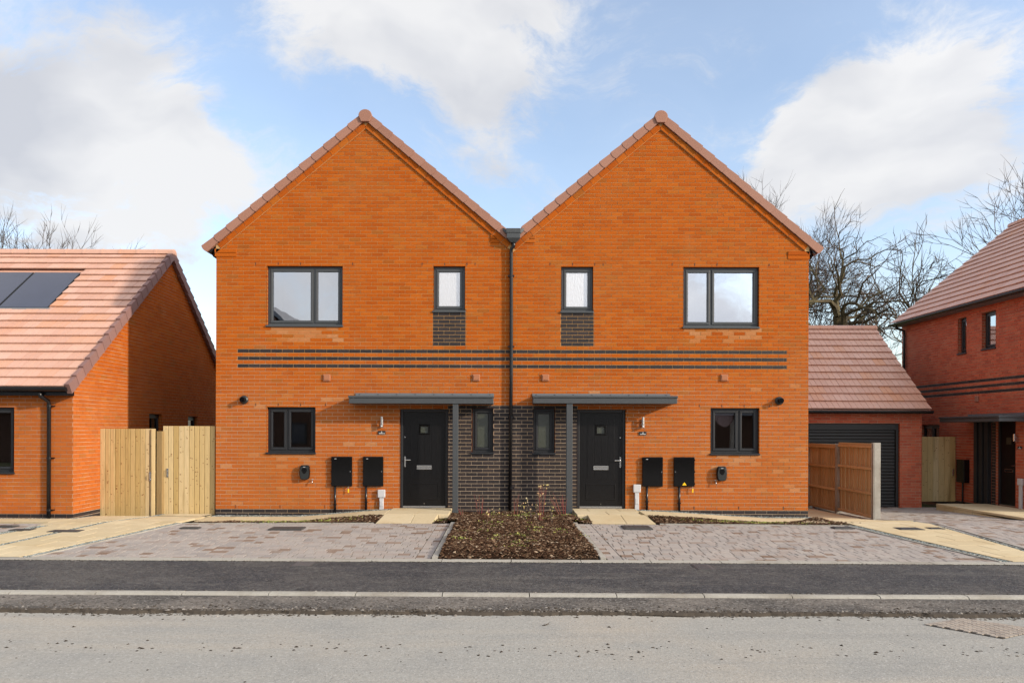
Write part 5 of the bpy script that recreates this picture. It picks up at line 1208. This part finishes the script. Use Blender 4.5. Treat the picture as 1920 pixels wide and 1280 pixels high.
board_gate(1728.5, 1792, 818.5, 939.5, 5.4, 6, 'weathered timber gate between the garage and the right-hand house', (1787, 885), matname='timber')

# panel fence beside the right house, seen from its rail side
FXX = 8.12; ys = [1.1, 2.93, 4.70]
t = thing('panel_fence', (FXX, 2.9, -.25), 'brown timber panel fence in white concrete posts running back beside the right house', 'fence')
for i, y in enumerate(ys):
    zt = zg(FXX, y) + 1.66; wd = .06 if i else .07
    mb = MB(); mb.box(FXX - wd, FXX + wd, y - .05, y + .05, zg(FXX, y) - .1, zt); mb.box(FXX - wd - .02, FXX - wd, y - .05, y - .02, zg(FXX, y) - .1, zt); mb.box(FXX - wd - .02, FXX - wd, y + .02, y + .05, zg(FXX, y) - .1, zt); mb.obj('concrete_post', M['conc'], t, bevel=.008)
rg = random.Random(77)
for i in range(2):
    y0, y1 = ys[i] + .05, ys[i + 1] - .05; z0 = zg(FXX, (y0 + y1) / 2) + .03; z1 = z0 + 1.60; n = 17; w = (y1 - y0) / n
    mb = MB(); mb.box(FXX - .035, FXX + .02, y0, y1, z1, z1 + .035); pn = mb.obj('panel', M['old_timber'], t)
    for k in range(n):
        b = MB(); y = y0 + w * k; q_ = rg.uniform(-.004, .004); b.hexa([(FXX - .016 + q_, y + .002, z0), (FXX + .012, y + .002, z0), (FXX + .012, y + w - .003, z0), (FXX - .002 + q_, y + w - .003, z0), (FXX - .016 + q_, y + .002, z1), (FXX + .012, y + .002, z1), (FXX + .012, y + w - .003, z1), (FXX - .002 + q_, y + w - .003, z1)]); b.obj('slat', M['old_timber'], pn)
    for zz in (z0 + .02, z0 + .52, z0 + 1.06, z1 - .06):
        b = MB(); b.box(FXX - .055, FXX - .013, y0, y1, zz, zz + .055); b.obj('rail', M['old_timber'], pn)

# ---------------------------------------------------------------- GARAGE
GY = 4.8; gx1 = F(1728, 850, GY).x; gx0 = 7.6; ZG = -.31
gd = (8.10, F(1687, 850, GY).x, ZG, F(1600, 793.5, GY).z); gtop = F(1600, 771, GY).z
Ga = thing('garage', ((gx0 + gx1) / 2, GY, ZG), 'red brick garage with black ribbed door and pink tiled roof behind the fence', 'garage')
frG = Fr((0, GY, 0), 0); core = MB(); core_face(core, frG, ZG - .1, [ZG - .1, gtop], lambda z: (gx0, gx1), [gd], depth=.2)
for x, s in ((gx0, -1), (gx1, 1)):
    n = len(core.v); core.v += [(x, GY, ZG - .1), (x, GY + 5.8, ZG - .1), (x, GY + 5.8, gtop), (x, GY + 2.9, gtop + 2.55), (x, GY, gtop)]; core.face([n, n + 1, n + 2, n + 3, n + 4], 0, 1)
core.box(gx0, gx1, GY + 5.79, GY + 5.8, ZG - .1, gtop, r=0, mi=1)
Gw = core.obj('wall', [M['pale_mortar'], M['redside']], Ga)
UNIT['red_brick'] = ub.mesh('brick_block', M['red_brick'])
brick_face(Gw, frG, ZG, gtop, lambda z: (gx0, gx1), [gd], lambda u, z, r: 'red_brick', limit=10, darklimit=300, mo='x', off=.05)
dm = MB(); dm.box(gd[0], gd[1], GY + .16, GY + .2, gd[2], gd[3]); door = dm.obj('garage_door', M['anth'], Ga)
M['gdoor'] = mat('garage_door_black', (.014, .015, .017), .45, spec=.4)
dm = MB(); dm.box(gd[0] + .002, gd[0] + .07, GY + .05, GY + .12, gd[2], gd[3] - .002); dm.box(gd[1] - .075, gd[1] - .002, GY + .05, GY + .12, gd[2], gd[3] - .002); dm.box(gd[0] + .07, gd[1] - .075, GY + .05, GY + .12, gd[3] - .17, gd[3] - .002); dm.obj('door_frame', M['gdoor'], door, bevel=.006)
n = 24; hh = (gd[3] - .17 - gd[2]) / n
for k in range(n):
    s = MB(); z = gd[2] + hh * k; x0, x1 = gd[0] + .07, gd[1] - .075
    s.prism([(x0, GY + .12, z + .002), (x0, GY + .102, z + .008), (x0, GY + .098, z + hh * .5), (x0, GY + .102, z + hh - .008), (x0, GY + .12, z + hh - .002)], (0, 0, 0), (x1 - x0, 0, 0)); s.obj('slat', M['gdoor'], door)
ge = Vector((gx0 - .1, GY - .27, F(1600, 768, GY - .27).z)); ry = F(1600, 617, GY + 2.9); gs = Vector((0, GY + 2.75 - ge.y, ry.z - ge.z)); gl_ = gx1 + .10 - ge.x
rb = MB(); lo = Vector((0, 0, -.03)); xr_ = Vector((gl_, 0, 0)); rb.v = [tuple(q) for q in (ge + lo, ge + xr_ + lo, ge + xr_ + gs + lo, ge + gs + lo)]; rb.face([0, 1, 2, 3]); bk = Vector((0, gs.y, -gs.z)); rb.v += [tuple(q) for q in (ge + gs + lo, ge + xr_ + gs + lo, ge + xr_ + gs + bk + lo, ge + gs + bk + lo)]; rb.face([4, 5, 6, 7])
Gr = rb.obj('roof', M['tile'], Ga); tile_roof(Gr, ge, (1, 0, 0), gl_, gs, gs.length, 12, tw=.30, seed=5)
ridge(Gr, ge + gs + Vector((0, 0, .02)), ge + gs + xr_ + Vector((0, 0, .02)), 9, rad=.115)
gutter_run(Ga, (ge.x, ge.y - .03, ge.z - .03), (gx1 + .12, ge.y - .03, ge.z - .03), (0, -1, 0), .07)
mb = MB(); mb.box(gx0, gx1 + .08, GY - .22, GY - .012, gtop - .02, ge.z + .02); mb.obj('soffit', M['pipe'], Ga)

# ---------------------------------------------------------------- RIGHT-HAND HOUSE
RX, RYF, RYN = 12.4, 8.25, 1.75; ZR = -.30
RH = thing('neighbour_house', (RX + 3, 5, ZR), 'two-storey red brick house side-on at the right edge, with tiled roof and door canopy', 'house')
frR = Fr((RX, RYF, 0), -math.pi / 2); UL = RYF - RYN; zt = 5.0
def ru(px): return RYF - (RX * FPX / (px - PX0) - DIST)
def rz(px, py): return FX(px, py, RX).z
hR = [(ru(1796), ru(1812), rz(1804, 662), rz(1804, 596)), (ru(1841), ru(1867), rz(1854, 653), rz(1854, 584)), (ru(1868), ru(1905), ZR + .18, rz(1886, 786)), (ru(1728), ru(1762), .75, rz(1745, 796))]
core = MB(); core_face(core, frR, ZR - .2, [ZR - .2, zt], lambda z: (0, UL), hR, depth=.13)
xa, xb2 = RX, RX + 6.8; pk = (RX + 3.4, 7.85)
for y in (RYN, RYF):
    n = len(core.v); core.v += [(xa, y, ZR - .2), (xb2, y, ZR - .2), (xb2, y, zt), (pk[0], y, pk[1]), (xa, y, zt)]; core.face([n, n + 1, n + 2, n + 3, n + 4], 0, 1)
n = len(core.v); core.v += [(xb2, RYN, ZR - .2), (xb2, RYF, ZR - .2), (xb2, RYF, zt), (xb2, RYN, zt)]; core.face([n, n + 1, n + 2, n + 3], 0, 1)
Rw = core.obj('wall', [M['pale_mortar'], M['redside']], RH)
def kdr(u, z, r):
    if r in (44, 42, 40) and u > .3: return 'dark_brick'
    if ru(1860) < u < ru(1868) + .02 and z < rz(1886, 786): return 'dark_brick'
    if z < ZR + .15: return 'dark_brick'
    return 'red_brick'
SPLITS[:] = [(ru(1860), ru(1868) + .02, ZR, rz(1886, 786))]
brick_face(Rw, frR, ZR, zt, lambda z: (0, UL), hR, kdr, mo='red_brick', off=.03)
for h_ in hR[:2]: window(RH, frR, *h_, [], gl='glass', fm='anth', inset=.085)
window(RH, frR, *hR[3], [.55], gl='glasslow', fm='anth', room=True, roommat='paleroom')
# door, ribbed grey panel, canopy
mb = MB(); u0, u1, z0, z1 = hR[2]; frR.box(mb, u0 + .05, u1 - .05, -.12, -.08, z0, z1 - .05, r=0); dd = mb.obj('door', M['blackdoor'], RH)
mb = MB(); frR.box(mb, u0 + .003, u0 + .055, -.12, -.05, z0, z1); frR.box(mb, u1 - .055, u1 - .003, -.12, -.05, z0, z1); frR.box(mb, u0 + .055, u1 - .055, -.12, -.05, z1 - .055, z1); mb.obj('door_frame', M['anth'], dd)
mb = MB(); uc = (u0 + u1) / 2; frR.box(mb, uc - .09, uc + .09, -.079, -.07, rz(1890, 833), rz(1890, 820)); mb.obj('pane', M['frostdark'], dd)
mb = MB(); zz = rz(1889, 882); frR.bar(mb, uc - .15, uc + .15, zz - .04, zz + .04, .014, -.079, -.065); mb.obj('letter_plate', M['chrome'], dd)
mb = MB(); zz = rz(1900, 873); mb.tube([frR.p(u1 - .09, -.07, zz), frR.p(u1 - .09, -.03, zz), frR.p(u1 - .2, -.03, zz)], .011, 8); mb.obj('handle', M['chrome'], dd)
mb = MB(); frR.box(mb, u0 + .05, u1 - .05, -.1, -.04, z0, z0 + .04); mb.obj('threshold', M['chrome'], dd)
q0, q1 = ru(1829.5), ru(1860); mb = MB(); frR.box(mb, q0, q1, .012, .03, ZR + .16, z1, r=0); pn = mb.obj('porch_screen', M['anth'], RH)
for k in range(3):
    a = q0 + (q1 - q0) * (k + .12) / 3; b = q0 + (q1 - q0) * (k + .72) / 3; mb = MB(); frR.box(mb, a, b, .03, .075, ZR + .17, z1 - .01); mb.obj('screen_rib', M['anth'], pn, bevel=.004)
y0, y1 = RX * 0 + 4.85, 2.42; mb = MB(); zc0, zc1 = 1.96, 2.10; mb.box(RX - .78, RX - .012, y1 - .9 + .9, y0, zc0, zc1 - .05); mb.box(RX - .80, RX - .012, y1 - .02, y0 + .02, zc1 - .048, zc1); cn = mb.obj('canopy', M['grey'], RH, bevel=.008)
mb = MB(); mb.box(RX - .03, RX - .013, y1, y0, zc1, zc1 + .07); mb.obj('flashing', M['lead'], cn)
c = FX(1832, 747, RX); mb = MB(); frR.box(mb, ru(1829.5), ru(1835.5), .0, .035, rz(1832, 753), rz(1832, 742)); mb.obj('vent_cover', M['verge'], Rw, bevel=.01)
# its roof
RE = Vector((RX - .32, RYF + .05, 5.02)); rs = Vector((3.72, 0, 3.06)); rl = RYF + .05 - (RYN - .1)
rb = MB(); dn = Vector((0, -rl, 0)); lo = Vector((.02, 0, -.03)); rb.v = [tuple(q) for q in (RE + lo, RE + dn + lo, RE + dn + rs + lo, RE + rs + lo)]; rb.face([0, 1, 2, 3]); b2_ = Vector((3.72, 0, -3.06)); rb.v += [tuple(q) for q in (RE + rs + lo, RE + dn + rs + lo, RE + dn + rs + b2_ + lo, RE + rs + b2_ + lo)]; rb.face([4, 5, 6, 7])
Rr = rb.obj('roof', M['tile'], RH); tile_roof(Rr, RE, (0, -1, 0), rl, rs, rs.length, 15, seed=9)
ridge(Rr, RE + rs + Vector((0, 0, .02)), RE + rs + dn + Vector((0, 0, .02)), 14, rad=.115)
gutter_run(RH, (RE.x - .04, RYF + .05, RE.z - .02), (RE.x - .04, RYN - .1, RE.z - .02), (-1, 0, 0), .06)
mb = MB(); mb.box(RX - .30, RX - .0125, RYN, RYF, 4.93, 4.955); mb.box(RX - .30, RX - .28, RYN, RYF, 4.955, 5.02); mb.obj('soffit', M['lead'], RH)
mb = MB(); yy = FX(1699, 640, RX).y; mb.tube([(RX - .33, yy, 4.96), (RX - .30, yy, 4.88), (RX - .06, yy, 4.78), (RX - .06, yy, 4.6), (RX - .06, yy, ZR)], .036, 10, r=0); mb.obj('downpipe', M['pipe'], RH, smooth=True)
# fittings on its wall
a, b = ru(1802), ru(1820); t = thing('meter_box', frR.p((a + b) / 2, 0, .3), 'tall black meter box on a thin conduit beside the right-hand timber gate', 'meter box', 'black meter boxes on the house walls')
mb = MB(); frR.box(mb, a + .05, b - .02, .012, .16, rz(1811, 904), rz(1811, 861)); mb.obj('body', M['black'], t, bevel=.01)
mb = MB(); uu = a + .16; mb.tube([frR.p(uu, .05, ZR + .1), frR.p(uu, .05, rz(1811, 903))], .022, 8); mb.obj('conduit', M['pipe'], t)
uu = ru(1909); zz = rz(1909, 822); t = thing('wall_lamp', frR.p(uu, 0, zz), 'steel wall lamp beside the door of the right-hand house', 'wall lamp', 'steel cylinder wall lamps by the doors')
mb = MB(); mb.tube([frR.p(uu, .09, zz - .06), frR.p(uu, .09, zz + .11)], .032, 14); mb.obj('tube', M['chrome'], t); mb = MB(); frR.box(mb, uu - .03, uu + .03, .012, .06, zz - .11, zz + .05); mb.obj('back_plate', M['chrome'], t)
uu = ru(1913.5); number_plate(Vector(frR.p(uu, 0, rz(1913, 839))), -math.pi / 2, '2', 'small dark number plate 2 beside the door of the right-hand house')
junction(frR, ru(1917), 0, rz(1917, 903), ZR + .1, 'pale grey cable box at the right edge of the picture')
# landing and ramp to its door
rampz = lambda x, y: -.12 if y > 2.5 else -.12 + (zg(x, .3) + .12) * (2.5 - y) / 2.2
ld = [(11.05, 2.5), (12.36, 2.5), (12.36, 4.0), (11.05, 4.0)]; rp = [(11.15, .3), (12.6, .3), (12.36, 2.5), (11.05, 2.5)]
s = sheet('door_ramp', ld, 'slab', -.01, zf=rampz, kind='structure'); pave(s, 'paving_slab', ld, 0, .5, [.6], 'slab', .01, .05, .006, zf=rampz, seed=71); pave(s, 'paving_slab', rp, 0, .55, [.6], 'slab', .01, .05, .006, zf=rampz, seed=72)
for k in range(4):
    mb = MB(); y = 2.5 + k * .375; mb.box(11.06, 11.16, y + .004, y + .371, -.33, -.165); mb.obj('wall_block', M['slab'], s, bevel=.004)
mb = MB(); mb.box(11.17, 12.35, 2.51, 4.0, -.33, -.165)
mb.hexa([(11.16, .6, -.26), (12.5, .6, -.26), (12.35, 2.5, -.33), (11.07, 2.5, -.33), (11.16, .6, -.235), (12.5, .6, -.235), (12.35, 2.5, -.165), (11.07, 2.5, -.165)]); mb.obj('ramp_base', M['slab'], s)

# ---------------------------------------------------------------- SHRUBS IN THE CENTRE BED
def shrub(px, py, hpx, n, spread, lab, seed, matname='redstem', leaves=6, lean=0):
    rg = random.Random(seed); g_ = G(px, py); H = hpx * (g_.y + DIST) / FPX
    t = thing('stem_shrub', (g_.x, g_.y, zg(g_.x, g_.y)), lab, 'shrub', 'bare young shrubs in the centre bed'); st = MB(); tips = []
    for k in range(n):
        an = rg.uniform(0, 6.28); h = H * rg.uniform(.6, 1.0); r = spread * rg.uniform(.2, 1); x, y = g_.x + math.cos(an) * .03, g_.y + math.sin(an) * .03
        ex, ey = g_.x + math.cos(an) * r + lean * h, g_.y + math.sin(an) * r * .6; pts = [(x, y, zg(x, y) - .01)]
        for j in range(1, 5):
            f = j / 4; pts.append((x + (ex - x) * f + rg.uniform(-.006, .006), y + (ey - y) * f, zg(x, y) + h * f ** .9)); tips.append(pts[-1])
        st.tube(pts, [.0042, .0038, .003, .0024, .0015], 5, cap=False)
        for j in (2, 3):
            if rg.random() < .4:
                q = pts[j]; e_ = (q[0] + rg.uniform(-.06, .06), q[1] + rg.uniform(-.03, .03), q[2] + rg.uniform(.05, .12)); st.tube([q, e_], [.0022, .0012], 4, cap=False); tips.append(e_)
    st.obj('stems', M[matname], t); lf = MB()
    for k in range(leaves):
        q = rg.choice(tips); an = rg.uniform(0, 6.28); L = rg.uniform(.02, .04); d = Vector((math.cos(an), math.sin(an) * .5, rg.uniform(-.8, .6))).normalized() * L; w = Vector((-d.z, 0, d.x)) * .45; c = Vector(q) + d * .5; b = len(lf.v)
        lf.v += [tuple(Vector(q)), tuple(c + w), tuple(Vector(q) + d), tuple(c - w)]; lf.face([b, b + 1, b + 2, b + 3], rg.random())
    if leaves: lf.obj('leaves', M['dryleaf'], t)
SH = [(900, 968, 44, 7, .14, 'thin red-stemmed shrub just right of the left canopy post', 'redstem', 3, 0), (915, 975, 28, 5, .1, 'low shrub with a few pale leaves left of the drainpipe', 'redstem', 9, 0), (936, 970, 20, 5, .16, 'tiny twiggy shrub with whitish leaves before the drainpipe', 'bark2', 10, -.2),
      (967, 972, 48, 7, .07, 'upright red-stemmed shrub immediately right of the drainpipe', 'redstem', 2, 0), (983, 980, 50, 5, .10, 'thin shrub with yellow leaves, second from the drainpipe', 'bark2', 26, -.05), (1000, 976, 46, 6, .12, 'grey-stemmed shrub with mixed leaves mid-way to the right post', 'bark2', 18, 0),
      (1014, 982, 76, 9, .16, 'tallest leafy shrub of the centre bed with pinkish dry leaves', 'redstem', 46, .06), (1034, 984, 52, 5, .08, 'thin shrub with yellow tips left of the fan of red stems', 'bark2', 14, 0), (1056, 973, 50, 15, .20, 'fan of bare red stems leaning left against the right canopy post', 'redstem', 0, -.28),
      (868, 972, 22, 4, .1, 'small sparse shrub beside the left canopy post foot', 'redstem', 3, 0)]
for i, (px, py, h, n, sp, lab, mt_, lv_, ln) in enumerate(SH): shrub(px, py, h, n, sp, lab, 100 + i, mt_, lv_, ln)

# ---------------------------------------------------------------- TREES
def tree(x, y, H, lab, seed, gnarl=.25, trunk_r=.35, trunk_h=.25, spread=.75, levels=6, nch=(3, 4), group='bare winter trees behind the houses', matname='bark', upw=.25, kindname='bare_tree', first=None, oak=False, lean=(0, 0), lenf=.72):
    rg = random.Random(seed); z0 = zg(x, y) - .1; t = thing(kindname, (x, y, z0), lab, 'tree', group)
    tr = MB(); br = MB(); tw = MB()
    def grow(p, d, L, r, lv, first=False):
        ns = 4 if lv > 2 else 3; pts = [p]; rad = [r]; q = p; dd = d.copy(); 
        for i in range(ns):
            j = Vector((rg.gauss(0, 1), rg.gauss(0, 1), rg.gauss(0, 1))) * gnarl * (1.0 if lv < levels else .25)
            dd = (dd + j * .55 + Vector((0, 0, (.04 if oak else upw) * .18))).normalized(); q = q + dd * (L / ns); pts.append(q); rad.append(r * (1 - .38 * (i + 1) / ns) if lv else r * (1 - .75 * (i + 1) / ns))
        tgt = tr if lv == levels else (br if lv > 1 else tw)
        tgt.tube(pts, rad, 8 if lv == levels else (5 if lv > 2 else 3), cap=False)
        if lv == 0: return
        k = rg.randint(*nch)
        for i in range(k):
            f = 1.0 if i == 0 else rg.uniform(.35, 1.0); ii = min(ns, max(1, int(round(f * ns)))); b = pts[ii]; rr = rad[ii] * ((.93 if i == 0 else rg.uniform(.6, .9)) if oak else (.85 if i == 0 else rg.uniform(.5, .75)))
            ax = Vector((rg.gauss(0, 1), rg.gauss(0, 1), rg.gauss(0, 1))).normalized(); pd = (pts[ii] - pts[ii - 1]).normalized(); side = (ax - pd * ax.dot(pd)).normalized()
            a = rg.uniform(.15, .45) if i == 0 else rg.uniform(.5, 1.05) * (spread / .75); nd = (pd * math.cos(a) + side * math.sin(a)).normalized()
            if nd.z < -.25: nd.z *= -.3; nd.normalize()
            grow(b, nd, L * rg.uniform(lenf - .12, lenf + .1), max(rr, .0125 if lv < 3 else .022), lv - 1)
    L0 = H * trunk_h
    grow(Vector((x, y, z0)), Vector((lean[0], lean[1], 1)).normalized(), L0, trunk_r, levels)
    # scale to the wanted height
    zs = [v[2] for v in tw.v] + [v[2] for v in br.v]; zs.sort(); top = zs[int(len(zs) * .995)]; k = H / (top - z0)
    for mb in (tr, br, tw): mb.v = [(x + (v[0] - x) * k, y + (v[1] - y) * k, z0 + (v[2] - z0) * k) for v in mb.v]
    a = tr.obj('trunk', M[matname], t); br.obj('branches', M[matname], t, kind='stuff'); tw.obj('twigs', M['bark2'] if matname == 'bark' else M[matname], t, kind='stuff')
    return len(tw.f) + len(br.f)
def at(px, d): return (px - PX0) * d / FPX, d - DIST
def hgt(py, d): return EYE + (PY0 - py) * d / FPX
tot = 0
for (px, d, py, lab, seed, kw) in (
    (1672, 36, 416, 'big gnarled bare oak with thick leaning trunk between garage ridge and right-hand house', 11, dict(trunk_r=.62, trunk_h=.22, gnarl=.55, lean=(-.1, 0), levels=7, nch=(2, 3), spread=1.05, lenf=.80, oak=True)),
    (1612, 40, 440, 'gnarled bare oak rising behind the middle of the garage roof', 22, dict(trunk_r=.5, trunk_h=.22, gnarl=.55, levels=7, nch=(2, 3), spread=1.05, lenf=.80, oak=True)),
    (1548, 42, 455, 'gnarled bare oak close to the right edge of the right gable', 35, dict(trunk_r=.45, trunk_h=.22, gnarl=.55, levels=7, nch=(2, 3), spread=1.05, lenf=.80, oak=True)),
    (1735, 44, 445, 'slim bare tree just left of the right-hand house roof', 47, dict(trunk_r=.22, trunk_h=.28, gnarl=.32, levels=6, nch=(3, 3), spread=.7)),
    (1497, 46, 352, 'slender bare birch rising above the slope of the right gable', 52, dict(trunk_r=.14, trunk_h=.42, gnarl=.20, levels=6, nch=(4, 4), spread=.6, matname='birch')),
    (2125, 40, 235, 'tall bare tree with arching twigs at the right edge above the roof', 61, dict(trunk_r=.2, trunk_h=.33, gnarl=.16, levels=6, nch=(3, 4), spread=.6, matname='birch')),
    (8, 46, 422, 'bare tree at the extreme left above the bungalow ridge', 71, dict(trunk_r=.2, trunk_h=.34, gnarl=.22, levels=6, nch=(3, 3), spread=.55)),
    (50, 48, 428, 'bare tree second from the left above the bungalow ridge', 72, dict(trunk_r=.18, trunk_h=.36, gnarl=.22, levels=6, nch=(3, 3), spread=.5)),
    (100, 45, 414, 'densest bare tree above the middle of the bungalow ridge', 73, dict(trunk_r=.2, trunk_h=.36, gnarl=.2, levels=6, nch=(3, 4), spread=.5)),
    (160, 50, 438, 'thin bare tree rightmost above the bungalow ridge', 74, dict(trunk_r=.14, trunk_h=.4, gnarl=.2, levels=5, nch=(3, 3), spread=.45))):
    x, y = at(px, d); tot += tree(x, y, hgt(py, d) - zg(x, y) + .1, lab, seed, **kw)
print('tree faces', tot)

# ---------------------------------------------------------------- HOUSES ACROSS THE STREET (behind the camera, mirrored in the panes)
def far_house(x0, x1, y0, y1, ze, za, gable, lab):
    t = thing('opposite_house', ((x0 + x1) / 2, y1, 0), lab, 'house', 'houses across the street'); mb = MB(); xm = (x0 + x1) / 2
    if gable:
        mb.prism([(x0, y1, -.1), (x1, y1, -.1), (x1, y1, ze), (xm, y1, za), (x0, y1, ze)], (0, 0, 0), (0, y0 - y1, 0)); mb.obj('wall', M['farwall'], t)
        r = MB(); r.prism([(x0 - .3, y1 + .1, ze - .1), (xm, y1 + .1, za + .15), (x1 + .3, y1 + .1, ze - .1), (x1 + .3, y1 + .1, ze + .15), (xm, y1 + .1, za + .45), (x0 - .3, y1 + .1, ze + .15)][:3] + [(x1 + .3, y1 + .1, ze + .15), (xm, y1 + .1, za + .45), (x0 - .3, y1 + .1, ze + .15)], (0, 0, 0), (0, y0 - y1 - .2, 0)); r.obj('roof', M['farroof'], t)
    else:
        mb.box(x0, x1, y0, y1, -.1, ze); mb.obj('wall', M['farwall'], t); r = MB(); ym = (y0 + y1) / 2
        r.prism([(x0, y1 + .3, ze), (x0, ym, za), (x0, y0 - .3, ze)], (0, 0, 0), (x1 - x0, 0, 0)); r.obj('roof', M['farroof'], t)
    for k in range(2):
        for zz in ((.9, 2.1), (3.3, 4.4)):
            if zz[1] > ze: continue
            xx = x0 + (x1 - x0) * (.25 + .5 * k); w = MB(); w.box(xx - .6, xx + .6, y1, y1 + .03, *zz); w.obj('window', M['anth'], t); w = MB(); w.box(xx - .5, xx + .5, y1 + .03, y1 + .035, zz[0] + .1, zz[1] - .1); w.obj('pane', M['solar'], t)
far_house(-17.2, -9.6, -36, -27.5, 5.2, 8.5, True, 'brown gabled house across the street, left')
far_house(-34, -19, -36, -28, 2.6, 5.6, False, 'low long house across the street, far left')
far_house(-6, 6, -37, -29, 2.6, 5.8, False, 'low long house across the street, middle')
far_house(8, 22, -37, -29, 2.6, 5.8, False, 'low long house across the street, right')
